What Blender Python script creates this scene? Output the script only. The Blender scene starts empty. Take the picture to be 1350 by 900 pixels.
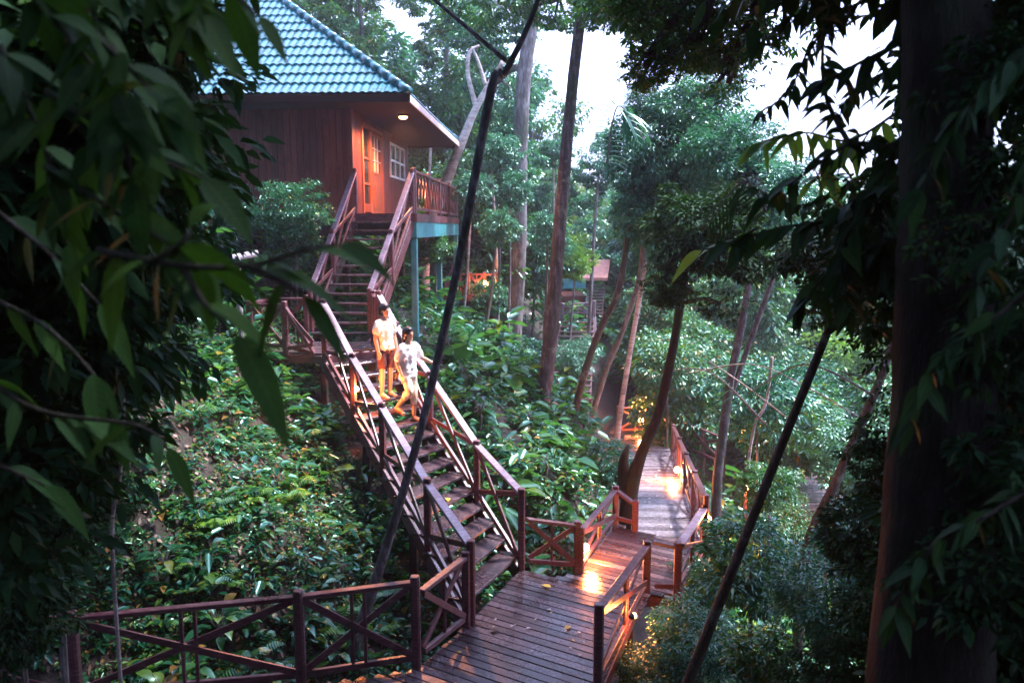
import bpy, bmesh, math, random
import numpy as np
from mathutils import Vector, Matrix, Euler
R = math.radians
random.seed(7)
rng = np.random.default_rng(11)
scene = bpy.context.scene
COL = scene.collection

# ------------------------------------------------------------------ camera
PITCH = R(8.1)
FPX = 1050.0
EYE = Vector((0, 0, 5.0))
cam_d = bpy.data.cameras.new('camera')
cam = bpy.data.objects.new('camera', cam_d)
COL.objects.link(cam)
cam.location = EYE
cam.rotation_euler = (math.pi / 2 - PITCH, 0, 0)
cam_d.sensor_width = 36
cam_d.lens = 28.0
cam_d.clip_start = 0.05
cam_d.clip_end = 1000
cam_d.dof.use_dof = True
cam_d.dof.focus_distance = 13.0
cam_d.dof.aperture_fstop = 1.5
scene.camera = cam

# ------------------------------------------------------------------ world, sun, exposure
SUN_EL, SUN_AZ = R(64), R(75)      # azimuth measured from +Y towards +X
w = bpy.data.worlds.new('World')
scene.world = w
w.use_nodes = True
nt = w.node_tree
for n in list(nt.nodes): nt.nodes.remove(n)
sky = nt.nodes.new('ShaderNodeTexSky')
sky.sky_type = 'NISHITA'
sky.sun_disc = False
sky.sun_elevation = SUN_EL
sky.sun_rotation = SUN_AZ
sky.dust_density = 3.0
sky.air_density = 1.0
hs = nt.nodes.new('ShaderNodeHueSaturation')
hs.inputs['Saturation'].default_value = 0.42
mixc = nt.nodes.new('ShaderNodeMix'); mixc.data_type = 'RGBA'; mixc.blend_type = 'MULTIPLY'
mixc.inputs[0].default_value = 1.0
mixc.inputs[7].default_value = (0.80, 0.88, 1.34, 1)
bg = nt.nodes.new('ShaderNodeBackground')
bg.inputs['Strength'].default_value = 0.15
out = nt.nodes.new('ShaderNodeOutputWorld')
nt.links.new(sky.outputs[0], hs.inputs['Color'])
nt.links.new(hs.outputs[0], mixc.inputs[6])
nt.links.new(mixc.outputs[2], bg.inputs['Color'])
nt.links.new(bg.outputs[0], out.inputs['Surface'])
sd = bpy.data.lights.new('sun', 'SUN')
sd.energy = 2.2
sd.angle = R(5)
sd.color = (1.0, 0.95, 0.92)
so = bpy.data.objects.new('sun', sd)
COL.objects.link(so)
sv = Vector((math.sin(SUN_AZ) * math.cos(SUN_EL), math.cos(SUN_AZ) * math.cos(SUN_EL), math.sin(SUN_EL)))
so.rotation_euler = sv.to_track_quat('Z', 'Y').to_euler()
so.location = (0, 0, 40)
scene.view_settings.view_transform = 'Standard'
scene.view_settings.look = 'None'
scene.view_settings.gamma = 1
scene.view_settings.exposure = 2.5
scene.render.engine = 'CYCLES'
HAZE = .0014
scene.cycles.max_bounces = 6
scene.cycles.diffuse_bounces = 3
scene.cycles.glossy_bounces = 2
scene.cycles.transmission_bounces = 3
scene.cycles.transparent_max_bounces = 4
scene.cycles.sample_clamp_indirect = 4
scene.cycles.use_denoising = True

# ------------------------------------------------------------------ survey helpers (photo pixel -> metric point)
def ray(px, py):
    cx, cy = (px - 675) / FPX, (450 - py) / FPX
    return Vector((cx, math.cos(PITCH) + cy * math.sin(PITCH), -math.sin(PITCH) + cy * math.cos(PITCH)))
def PD(px, py, d):
    r = ray(px, py)
    return EYE + r * (d / r.y)
def PZ(px, py, z):
    r = ray(px, py)
    return EYE + r * ((z - EYE.z) / r.z)

# ------------------------------------------------------------------ tagging, linking
def tag(o, label=None, cat=None, group=None, kind=None):
    if label: o['label'] = label
    if cat: o['category'] = cat
    if group: o['group'] = group
    if kind: o['kind'] = kind
    return o
def thing(name, loc, label, cat, group=None, rz=0):
    o = bpy.data.objects.new(name, None)
    o.empty_display_size = 0.1
    COL.objects.link(o)
    o.location = loc
    o.rotation_euler = (0, 0, rz)
    o['label'] = label; o['category'] = cat
    if group: o['group'] = group
    return o
def copy_tree(o, parent=None):
    c = o.copy(); COL.objects.link(c)
    if parent: c.parent = parent
    for ch in list(o.children): copy_tree(ch, c)
    return c

class MB:
    """collects shapes in world space; build() makes ONE mesh object relative to its parent"""
    def __init__(s): s.v = []; s.f = []
    def add(s, vs, fs):
        b = len(s.v)
        s.v += [tuple(v) for v in vs]
        s.f += [tuple(i + b for i in f) for f in fs]
        return s
    def beam(s, p0, p1, w, h, up=(0, 0, 1), ch=0.12, roll=0.0):
        p0, p1 = Vector(p0), Vector(p1)
        d = (p1 - p0).normalized(); up = Vector(up)
        if abs(d.dot(up)) > 0.98: up = Vector((0, 1, 0))
        sx = d.cross(up).normalized(); sy = sx.cross(d).normalized()
        if roll:
            q = Matrix.Rotation(roll, 3, d); sx = q @ sx; sy = q @ sy
        c = min(w, h) * ch; a, b = w / 2, h / 2
        prof = [(-a + c, -b), (a - c, -b), (a, -b + c), (a, b - c), (a - c, b), (-a + c, b), (-a, b - c), (-a, -b + c)]
        e = min(c, 0.01)
        vs = []
        for p, k in ((p0, 0.0), (p0 + d * e, 1), (p1 - d * e, 1), (p1, 0.0)):
            for (x, y) in prof:
                f = 1 if k else 1 - e / max(a, b)
                vs.append(p + sx * x * f + sy * y * f)
        fs = []
        for r in range(3):
            for i in range(8):
                j = (i + 1) % 8
                fs.append((r * 8 + i, r * 8 + j, r * 8 + 8 + j, r * 8 + 8 + i))
        fs.append(tuple(range(7, -1, -1))); fs.append(tuple(range(24, 32)))
        return s.add(vs, fs)
    def box(s, x0, x1, y0, y1, z0, z1):
        v = [(x, y, z) for x in (x0, x1) for y in (y0, y1) for z in (z0, z1)]
        return s.add(v, [(0, 1, 3, 2), (4, 6, 7, 5), (0, 4, 5, 1), (2, 3, 7, 6), (0, 2, 6, 4), (1, 5, 7, 3)])
    def tube(s, pts, radii, n=8, wob=0.0, seed=0):
        pts = [Vector(p) for p in pts]
        rr = random.Random(seed)
        vs = []; fs = []
        ref = Vector((1, 0.3, 0.1)).normalized()
        for i, p in enumerate(pts):
            d = (pts[min(i + 1, len(pts) - 1)] - pts[max(i - 1, 0)]).normalized()
            a = d.cross(ref)
            if a.length < 0.1: a = d.cross(Vector((0, 0, 1)))
            a.normalize(); b = d.cross(a).normalized()
            r = radii[i] if hasattr(radii, '__len__') else radii
            for k in range(n):
                t = 2 * math.pi * k / n
                q = r * (1 + wob * (rr.random() - 0.5))
                vs.append(p + a * math.cos(t) * q + b * math.sin(t) * q)
        for i in range(len(pts) - 1):
            for k in range(n):
                j = (k + 1) % n
                fs.append((i * n + k, i * n + j, (i + 1) * n + j, (i + 1) * n + k))
        fs.append(tuple(range(n - 1, -1, -1)))
        fs.append(tuple((len(pts) - 1) * n + k for k in range(n)))
        return s.add(vs, fs)
    def ball(s, c, rx, ry, rz, nu=14, nv=9):
        c = Vector(c); vs = [c + Vector((0, 0, rz))]; fs = []
        for i in range(1, nv):
            th = math.pi * i / nv
            for j in range(nu):
                ph = 2 * math.pi * j / nu
                vs.append(c + Vector((rx * math.sin(th) * math.cos(ph), ry * math.sin(th) * math.sin(ph), rz * math.cos(th))))
        vs.append(c - Vector((0, 0, rz)))
        for j in range(nu): fs.append((0, 1 + j, 1 + (j + 1) % nu))
        for i in range(nv - 2):
            for j in range(nu):
                a = 1 + i * nu; k = (j + 1) % nu
                fs.append((a + j, a + nu + j, a + nu + k, a + k))
        L = len(vs) - 1; a = 1 + (nv - 2) * nu
        for j in range(nu): fs.append((L, a + (j + 1) % nu, a + j))
        return s.add(vs, fs)
    def build(s, name, mat, parent=None, smooth=False, local=False):
        me = bpy.data.meshes.new(name)
        if parent is not None and not local:
            mw = Matrix.Translation(parent.location) @ parent.rotation_euler.to_matrix().to_4x4()
            if parent.parent: mw = (Matrix.Translation(parent.parent.location) @ parent.parent.rotation_euler.to_matrix().to_4x4()) @ mw
            inv = mw.inverted()
            vs = [tuple(inv @ Vector(v)) for v in s.v]
        else: vs = s.v
        me.from_pydata(vs, [], s.f)
        if smooth: me.polygons.foreach_set('use_smooth', [True] * len(me.polygons))
        me.materials.append(mat)
        o = bpy.data.objects.new(name, me)
        COL.objects.link(o)
        if parent is not None: o.parent = parent
        return o

def npmesh(name, verts, quads, mat, parent=None, smooth=False):
    me = bpy.data.meshes.new(name)
    n = len(verts); m = len(quads)
    me.vertices.add(n); me.vertices.foreach_set('co', np.asarray(verts, dtype=np.float32).ravel())
    me.loops.add(m * 4); me.loops.foreach_set('vertex_index', np.asarray(quads, dtype=np.int32).ravel())
    me.polygons.add(m)
    me.polygons.foreach_set('loop_start', np.arange(0, m * 4, 4, dtype=np.int32))
    if smooth: me.polygons.foreach_set('use_smooth', np.ones(m, dtype=bool))
    me.update(calc_edges=True)
    me.materials.append(mat)
    if name is None: return me
    o = bpy.data.objects.new(name, me)
    COL.objects.link(o)
    if parent is not None: o.parent = parent
    return o

# ------------------------------------------------------------------ materials
def newmat(name):
    m = bpy.data.materials.new(name); m.use_nodes = True
    t = m.node_tree
    b = t.nodes['Principled BSDF']
    return m, t, b
def ramp(t, cols):
    r = t.nodes.new('ShaderNodeValToRGB')
    el = r.color_ramp.elements
    while len(el) < len(cols): el.new(0.5)
    for e, (p, c) in zip(el, cols):
        e.position = p; e.color = (*c, 1)
    return r
def noise(t, scale, detail=4, vec=None, rough=0.55):
    n = t.nodes.new('ShaderNodeTexNoise')
    n.inputs['Scale'].default_value = scale; n.inputs['Detail'].default_value = detail
    n.inputs['Roughness'].default_value = rough
    if vec is not None: t.links.new(vec, n.inputs['Vector'])
    return n
def leaf_mat(name, cols, rough=0.34, trans=0.35, tcol=(0.10, 0.22, 0.03), spec=.6, stint=(.55, 1, .88)):
    m, t, b = newmat(name)
    g = t.nodes.new('ShaderNodeNewGeometry'); oi = t.nodes.new('ShaderNodeObjectInfo')
    add = t.nodes.new('ShaderNodeMath'); add.operation = 'ADD'
    mul = t.nodes.new('ShaderNodeMath'); mul.operation = 'MULTIPLY_ADD'
    mul.inputs[1].default_value = 0.3; mul.inputs[2].default_value = -0.15
    t.links.new(oi.outputs['Random'], mul.inputs[0])
    t.links.new(g.outputs['Random Per Island'], add.inputs[0]); t.links.new(mul.outputs[0], add.inputs[1])
    r = ramp(t, cols); t.links.new(add.outputs[0], r.inputs[0])
    tc = t.nodes.new('ShaderNodeTexCoord')
    nz = noise(t, 9, 3, tc.outputs['Object'])
    mx = t.nodes.new('ShaderNodeMix'); mx.data_type = 'RGBA'; mx.blend_type = 'OVERLAY'; mx.inputs[0].default_value = 0.35
    t.links.new(r.outputs[0], mx.inputs[6]); t.links.new(nz.outputs[0], mx.inputs[7])
    t.links.new(mx.outputs[2], b.inputs['Base Color'])
    b.inputs['Roughness'].default_value = rough
    b.inputs['Specular IOR Level'].default_value = spec
    b.inputs['Specular Tint'].default_value = (*stint, 1)
    tr = t.nodes.new('ShaderNodeBsdfTranslucent')
    gm = t.nodes.new('ShaderNodeMix'); gm.data_type = 'RGBA'; gm.blend_type = 'MIX'; gm.inputs[0].default_value = 0.6
    gm.inputs[7].default_value = (*tcol, 1)
    t.links.new(mx.outputs[2], gm.inputs[6]); t.links.new(gm.outputs[2], tr.inputs['Color'])
    ms = t.nodes.new('ShaderNodeMixShader'); ms.inputs[0].default_value = trans
    t.links.new(b.outputs[0], ms.inputs[1]); t.links.new(tr.outputs[0], ms.inputs[2])
    t.links.new(ms.outputs[0], t.nodes['Material Output'].inputs['Surface'])
    return m
LEAF = {
 'teal': leaf_mat('leaf_teal', [(0, (.008, .050, .038)), (.5, (.016, .095, .060)), (.85, (.040, .140, .070)), (1, (.09, .18, .03))], rough=.24, spec=1.0, tcol=(.05, .26, .06)),
 'mid': leaf_mat('leaf_mid', [(0, (.010, .048, .018)), (.5, (.022, .100, .030)), (.88, (.060, .165, .030)), (.97, (.16, .18, .02)), (1, (.28, .16, .02))], rough=.25, spec=1.0, tcol=(.08, .28, .02)),
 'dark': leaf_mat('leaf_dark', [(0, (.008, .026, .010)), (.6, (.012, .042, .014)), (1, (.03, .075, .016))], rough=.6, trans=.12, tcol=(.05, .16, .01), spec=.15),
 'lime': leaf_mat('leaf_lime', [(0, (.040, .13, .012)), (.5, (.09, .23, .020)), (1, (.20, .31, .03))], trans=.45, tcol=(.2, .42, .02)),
 'near': leaf_mat('leaf_near', [(0, (.012, .038, .008)), (.7, (.020, .062, .010)), (1, (.04, .10, .014))], rough=.6, trans=.3, tcol=(.07, .2, .01), spec=.22),
 'under': leaf_mat('leaf_under', [(0, (.010, .050, .030)), (.45, (.022, .100, .045)), (.8, (.060, .170, .050)), (.94, (.13, .20, .03)), (.985, (.20, .10, .03)), (1, (.30, .15, .04))], rough=.25, spec=.7, tcol=(.08, .28, .04)),
}
def veined(src, name):
    m = src.copy(); m.name = name; t = m.node_tree; b = t.nodes['Principled BSDF']
    at = t.nodes.new('ShaderNodeAttribute'); at.attribute_name = 'leafuv'
    sp = t.nodes.new('ShaderNodeSeparateXYZ'); t.links.new(at.outputs['Vector'], sp.inputs[0])
    def mth(op, a, b2=None, c=None):
        n = t.nodes.new('ShaderNodeMath'); n.operation = op
        for i, x in enumerate((a, b2, c)):
            if x is None: continue
            if isinstance(x, (int, float)): n.inputs[i].default_value = x
            else: t.links.new(x, n.inputs[i])
        return n.outputs[0]
    ph = mth('MULTIPLY', mth('SUBTRACT', sp.outputs[1], mth('MULTIPLY', sp.outputs[0], .13)), 70)
    lat = mth('POWER', mth('MULTIPLY_ADD', mth('SINE', ph), .5, .5), 6)
    mid = mth('LESS_THAN', sp.outputs[0], .07)
    v_ = mth('MAXIMUM', mth('MULTIPLY', lat, .5), mid)
    old = b.inputs['Base Color'].links[0].from_socket
    mx = t.nodes.new('ShaderNodeMix'); mx.data_type = 'RGBA'; mx.blend_type = 'ADD'
    t.links.new(mth('MULTIPLY', v_, .35), mx.inputs[0]); t.links.new(old, mx.inputs[6]); mx.inputs[7].default_value = (.08, .13, .03, 1)
    t.links.new(mx.outputs[2], b.inputs['Base Color'])
    bp = t.nodes.new('ShaderNodeBump'); bp.inputs['Strength'].default_value = .5; bp.inputs['Distance'].default_value = .004
    t.links.new(v_, bp.inputs['Height']); t.links.new(bp.outputs[0], b.inputs['Normal'])
    return m
VEIN = {k: veined(LEAF[k], 'veined_' + k) for k in ('near', 'dark', 'lime')}
def wood_mat(name, c0, c1, c2, rough=(.28, .6), scale=1.0, grain=(3, 3, 22), wet=False, rnd=.5):
    m, t, b = newmat(name)
    tc = t.nodes.new('ShaderNodeTexCoord'); mp = t.nodes.new('ShaderNodeMapping')
    mp.inputs['Scale'].default_value = grain
    t.links.new(tc.outputs['Object'], mp.inputs[0])
    n1 = noise(t, 3 * scale, 6, mp.outputs[0], .65)
    n2 = noise(t, 1.3 * scale, 3, tc.outputs['Object'])
    g = t.nodes.new('ShaderNodeNewGeometry')
    a = t.nodes.new('ShaderNodeMath'); a.operation = 'MULTIPLY'; a.inputs[1].default_value = rnd
    t.links.new(g.outputs['Random Per Island'], a.inputs[0])
    a2 = t.nodes.new('ShaderNodeMath'); a2.operation = 'MULTIPLY_ADD'; a2.inputs[1].default_value = 1.0; a2.inputs[2].default_value = -rnd / 2
    t.links.new(n1.outputs[0], a2.inputs[0])
    a3 = t.nodes.new('ShaderNodeMath'); a3.operation = 'ADD'
    t.links.new(a.outputs[0], a3.inputs[0]); t.links.new(a2.outputs[0], a3.inputs[1])
    r = ramp(t, [(.2, c0), (.52, c1), (.8, c2)]); t.links.new(a3.outputs[0], r.inputs[0])
    n5 = noise(t, 2.2, 7, tc.outputs['Object'], .75); sr = t.nodes.new('ShaderNodeMapRange'); sr.inputs[1].default_value = .52; sr.inputs[2].default_value = .68; sr.inputs[4].default_value = .7
    t.links.new(n5.outputs[0], sr.inputs[0])
    sm = t.nodes.new('ShaderNodeMix'); sm.data_type = 'RGBA'; sm.inputs[7].default_value = (c0[0] * .5, c0[1] * .8, c0[2] * .5, 1)
    t.links.new(sr.outputs[0], sm.inputs[0]); t.links.new(r.outputs[0], sm.inputs[6])
    t.links.new(sm.outputs[2], b.inputs['Base Color'])
    rr = t.nodes.new('ShaderNodeMapRange')
    rr.inputs[1].default_value = .3; rr.inputs[2].default_value = .7
    rr.inputs[3].default_value = rough[0]; rr.inputs[4].default_value = rough[1]
    t.links.new(n2.outputs[0], rr.inputs[0]); t.links.new(rr.outputs[0], b.inputs['Roughness'])
    bp = t.nodes.new('ShaderNodeBump'); bp.inputs['Strength'].default_value = .35; bp.inputs['Distance'].default_value = .01
    t.links.new(n1.outputs[0], bp.inputs['Height']); t.links.new(bp.outputs[0], b.inputs['Normal'])
    b.inputs['Specular IOR Level'].default_value = .7 if wet else .5
    return m
M = {}
M['rail'] = wood_mat('rail_wood', (.030, .008, .012), (.085, .022, .030), (.22, .12, .13), rough=(.25, .5), wet=True)
M['worn'] = wood_mat('worn_rail', (.09, .035, .05), (.19, .12, .16), (.34, .28, .36), rough=(.25, .5), wet=True)
M['deck'] = wood_mat('deck_wood', (.022, .013, .017), (.055, .033, .040), (.15, .11, .125), rough=(.10, .45), wet=True, grain=(6, 6, 6))
M['deck_sheen'] = wood_mat('sky_sheen_deck', (.07, .055, .065), (.17, .145, .17), (.34, .31, .36), rough=(.08, .35), wet=True, grain=(6, 6, 6))  # lighter copy of the deck wood, sky reflection put into its colour
M['wall'] = wood_mat('wall_planks', (.07, .014, .010), (.15, .030, .018), (.22, .055, .03), rough=(.4, .6), grain=(9, 9, .8), rnd=.35)
M['door'] = wood_mat('door_wood', (.22, .06, .03), (.34, .10, .045), (.42, .15, .07), rough=(.3, .45), grain=(8, 8, .8))
M['trim'] = wood_mat('lit_trim', (.45, .30, .27), (.62, .46, .42), (.72, .58, .54), rough=(.35, .6))  # side fascia only; the light falling on it is put into the colour
M['dark_wood'] = wood_mat('dark_wood', (.018, .010, .008), (.03, .017, .013), (.05, .03, .022), rough=(.5, .8))
M['grey_wood'] = wood_mat('grey_wood', (.17, .15, .17), (.30, .27, .31), (.45, .42, .46), rough=(.4, .7))
def plain(name, c, rough=.5, metal=0, bump=0, spec=.5, var=.25):
    m, t, b = newmat(name)
    tc = t.nodes.new('ShaderNodeTexCoord'); n = noise(t, 6, 5, tc.outputs['Object'])
    r = ramp(t, [(.3, tuple(x * (1 - var) for x in c)), (.7, tuple(min(1, x * (1 + var)) for x in c))])
    t.links.new(n.outputs[0], r.inputs[0]); t.links.new(r.outputs[0], b.inputs['Base Color'])
    b.inputs['Roughness'].default_value = rough; b.inputs['Metallic'].default_value = metal
    b.inputs['Specular IOR Level'].default_value = spec
    if bump:
        bp = t.nodes.new('ShaderNodeBump'); bp.inputs['Strength'].default_value = bump; bp.inputs['Distance'].default_value = .02
        n3 = noise(t, 30, 5, tc.outputs['Object']); t.links.new(n3.outputs[0], bp.inputs['Height']); t.links.new(bp.outputs[0], b.inputs['Normal'])
    return m
M['roof'] = plain('roof_tile', (.012, .10, .125), rough=.22, var=.45, spec=1.0)
M['teal'] = plain('turquoise_paint', (.035, .20, .22), rough=.5)
M['glass'] = plain('window_glass', (.03, .035, .04), rough=.06, spec=1.0)
M['white'] = plain('white_frame', (.72, .66, .64), rough=.4, var=.1)
M['metal'] = plain('lamp_metal', (.05, .045, .04), rough=.5, metal=.4)
M['far_roof'] = plain('red_roof', (.42, .17, .12), rough=.6)
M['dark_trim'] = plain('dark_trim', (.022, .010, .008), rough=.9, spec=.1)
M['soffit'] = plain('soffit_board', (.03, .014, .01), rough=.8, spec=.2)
M['skin'] = plain('skin', (.52, .28, .17), rough=.5, var=.075)
M['hair'] = plain('hair', (.012, .009, .009), rough=.35)
M['shirt_cream'] = plain('cream_cloth', (.78, .70, .58), rough=.85, var=.06, bump=.6)
M['shirt_white'] = plain('white_cloth', (.82, .79, .78), rough=.85, var=.05, bump=.6)
M['shorts'] = plain('brown_cloth', (.09, .03, .03), rough=.85)
M['pants'] = plain('peach_cloth', (.74, .58, .44), rough=.85, var=.06, bump=.6)
M['sandal'] = plain('sandal', (.10, .045, .03), rough=.6)
M['eye'] = plain('eye_dark', (.02, .015, .012), rough=.2)
M['lip'] = plain('lip', (.40, .13, .10), rough=.4)
M['yellow_leaf'] = leaf_mat('yellow_leaf', [(0, (.55, .33, .04)), (.5, (.62, .42, .07)), (1, (.45, .25, .06))], trans=.2, tcol=(.6, .4, .05))
def bark(name, c0, c1, c2, bands=False, lichen=None):
    m, t, b = newmat(name)
    tc = t.nodes.new('ShaderNodeTexCoord'); mp = t.nodes.new('ShaderNodeMapping')
    mp.inputs['Scale'].default_value = (5, 5, 1.2) if not bands else (1, 1, 7)
    t.links.new(tc.outputs['Object'], mp.inputs[0])
    n = noise(t, 2.5, 8, mp.outputs[0], .7); r = ramp(t, [(.3, c0), (.5, c1), (.72, c2)])
    t.links.new(n.outputs[0], r.inputs[0])
    lz = noise(t, 3.2, 6, tc.outputs['Object'], .7); lr = t.nodes.new('ShaderNodeMapRange'); lr.inputs[1].default_value = .56; lr.inputs[2].default_value = .66
    lr.inputs[4].default_value = .0 if name == 'bark_black' else .75
    t.links.new(lz.outputs[0], lr.inputs[0])
    lc = t.nodes.new('ShaderNodeMix'); lc.data_type = 'RGBA'; lc.inputs[7].default_value = (.16, .19, .15, 1) if name != 'bark_pale' else (.10, .09, .07, 1)
    gz_ = noise(t, 1.1, 4, tc.outputs['Object']); gr = t.nodes.new('ShaderNodeMapRange'); gr.inputs[1].default_value = .5; gr.inputs[2].default_value = .62; gr.inputs[4].default_value = .6
    t.links.new(gz_.outputs[0], gr.inputs[0])
    mc = t.nodes.new('ShaderNodeMix'); mc.data_type = 'RGBA'; mc.inputs[7].default_value = (.022, .04, .014, 1)
    t.links.new(r.outputs[0], lc.inputs[6]); t.links.new(lr.outputs[0], lc.inputs[0]); t.links.new(lc.outputs[2], mc.inputs[6]); t.links.new(gr.outputs[0], mc.inputs[0])
    t.links.new(mc.outputs[2], b.inputs['Base Color']); b.inputs['Roughness'].default_value = .8; b.inputs['Specular IOR Level'].default_value = .2
    bp = t.nodes.new('ShaderNodeBump'); bp.inputs['Strength'].default_value = .7; bp.inputs['Distance'].default_value = .03
    n3 = noise(t, 12, 6, mp.outputs[0]); t.links.new(n3.outputs[0], bp.inputs['Height']); t.links.new(bp.outputs[0], b.inputs['Normal'])
    return m
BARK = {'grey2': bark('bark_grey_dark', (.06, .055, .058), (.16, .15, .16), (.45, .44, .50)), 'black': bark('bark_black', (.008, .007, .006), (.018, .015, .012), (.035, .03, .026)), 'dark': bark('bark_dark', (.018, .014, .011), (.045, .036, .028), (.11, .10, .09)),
        'brown': bark('bark_brown', (.022, .018, .019), (.058, .048, .048), (.19, .17, .18)),
        'pale': bark('bark_pale', (.20, .16, .14), (.42, .36, .33), (.60, .55, .53), True),
        'grey': bark('bark_grey', (.04, .036, .034), (.12, .11, .105), (.32, .30, .32))}
def emis(name, c, s):
    m, t, b = newmat(name)
    b.inputs['Base Color'].default_value = (*c, 1)
    b.inputs['Emission Color'].default_value = (*c, 1); b.inputs['Emission Strength'].default_value = s
    return m
M['bulb'] = emis('lamp_glow', (1.0, .42, .17), 5)
# ground
gm, t, b = newmat('leaf_litter')
tc = t.nodes.new('ShaderNodeTexCoord')
n1 = noise(t, 1.2, 8, tc.outputs['Object'], .7); n2 = noise(t, 14, 6, tc.outputs['Object'], .7)
mm = t.nodes.new('ShaderNodeMath'); mm.operation = 'MULTIPLY_ADD'; mm.inputs[1].default_value = .6; t.links.new(n2.outputs[0], mm.inputs[0])
m2 = t.nodes.new('ShaderNodeMath'); m2.operation = 'MULTIPLY'; m2.inputs[1].default_value = .4; t.links.new(n1.outputs[0], m2.inputs[0]); t.links.new(m2.outputs[0], mm.inputs[2])
r = ramp(t, [(.3, (.008, .012, .007)), (.48, (.022, .018, .012)), (.6, (.045, .027, .021)), (.75, (.075, .05, .042))])
t.links.new(mm.outputs[0], r.inputs[0]); t.links.new(r.outputs[0], b.inputs['Base Color']); b.inputs['Roughness'].default_value = .8
bp = t.nodes.new('ShaderNodeBump'); bp.inputs['Strength'].default_value = 1; bp.inputs['Distance'].default_value = .05
t.links.new(n2.outputs[0], bp.inputs['Height']); t.links.new(bp.outputs[0], b.inputs['Normal'])
M['ground'] = gm

# ------------------------------------------------------------------ terrain
CP = np.array([(-1.6, 8.9, -.9), (-.9, 10.6, -.8), (.6, 12.7, -1.0), (1.0, 13.4, -.8), (1.7, 15, -.5), (.6, 15, .4), (-1.3, 18, 1.8), (-1, 15, 1.1), (-2.2, 12.1, .3),
 (-3.2, 15, 1.7), (-3, 18, 2.9), (-6, 18, 4.5), (-6, 22, 4.7), (-12, 22, 6), (2, 20, -.1), (0, 24, 1.2), (3.0, 26.5, -2.7), (2.6, 22, -1.9), (-1.5, 26, 1.4), (2, 26, -1.1), (3, 31, .4), (3.4, 34, .8), (-2, 30, 2.4), (5, 22, -2.6), (4.5, 27, -3.2), (3, 17, -1.6), (2.6, 14, -1.9),
 (6, 12, -4), (5, 9, -3.5), (3, 8, -2.5), (1.5, 7, -1.6), (8, 18, -5), (12, 25, -7), (20, 25, -10), (12, 12, -7), (9, 6, -5), (15, 5, -8), (8, 35, -3), (0, 40, 4),
 (-15, 40, 9), (30, 40, -12), (20, 60, -8), (0, 70, 4), (-20, 60, 11), (40, 80, -6), (-4.2, 12, 1.9), (-3.2, 10, .7), (-5, 9.5, 1.5), (-8, 12, 4.2), (-8, 8.5, 2.6),
 (-12, 12, 6), (-10, 18, 6), (-4, 7.8, -.5), (-6, 5, -.2), (0, 5, -.9), (0, 8, -.8), (1.5, 9.5, -1.3), (0, 1, 2.4), (-3, 1, 2.8), (3, 1, 1.4), (-5.5, 14.2, 3.1), (0, -10, 6), (-15, 0, 6), (15, -5, -6),
 (0, 120, 5), (80, 120, 0), (-80, 120, 30), (-80, 0, 25), (80, 0, -16), (0, -80, 20), (150, 150, 0), (-150, 150, 40)], dtype=float)
def _rbf():
    P = CP[:, :2]; n = len(P)
    D = np.sqrt(((P[:, None] - P[None]) ** 2).sum(-1) + .3)
    A = np.zeros((n + 3, n + 3)); A[:n, :n] = D + 0; A[:n, n] = 1; A[:n, n + 1:] = P; A[n, :n] = 1; A[n + 1:, :n] = P.T
    return np.linalg.solve(A, np.concatenate([CP[:, 2], [0, 0, 0]]))
_W = _rbf()
def ground(x, y, bump=True):
    x = np.atleast_1d(np.asarray(x, float)); y = np.atleast_1d(np.asarray(y, float))
    D = np.sqrt((x[:, None] - CP[None, :, 0]) ** 2 + (y[:, None] - CP[None, :, 1]) ** 2 + .3)
    z = D @ _W[:-3] + _W[-3] + _W[-2] * x + _W[-1] * y
    if bump:
        z = z + .09 * np.sin(1.9 * x + .7 * y) * np.sin(1.3 * y - .5 * x) + .05 * np.sin(4.1 * x + 1) * np.sin(3.7 * y) + .03 * np.sin(9 * x) * np.sin(8.3 * y + 1)
    return z
def G(x, y): return float(ground(x, y)[0])
gx = np.sinh(np.linspace(-3.3, 3.3, 260)) * 11; gy = 12 + np.sinh(np.linspace(-3.1, 3.3, 260)) * 11
XX, YY = np.meshgrid(gx, gy); ZZ = ground(XX.ravel(), YY.ravel())
gv = np.stack([XX.ravel(), YY.ravel(), ZZ], 1)
ii = np.arange(259)[None, :] + np.arange(259)[:, None] * 260
gq = np.stack([ii, ii + 1, ii + 261, ii + 260], -1).reshape(-1, 4)
tag(npmesh('ground', gv, gq, M['ground'], smooth=True), 'steep forest floor of brown leaf litter', 'ground', kind='structure')

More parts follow.
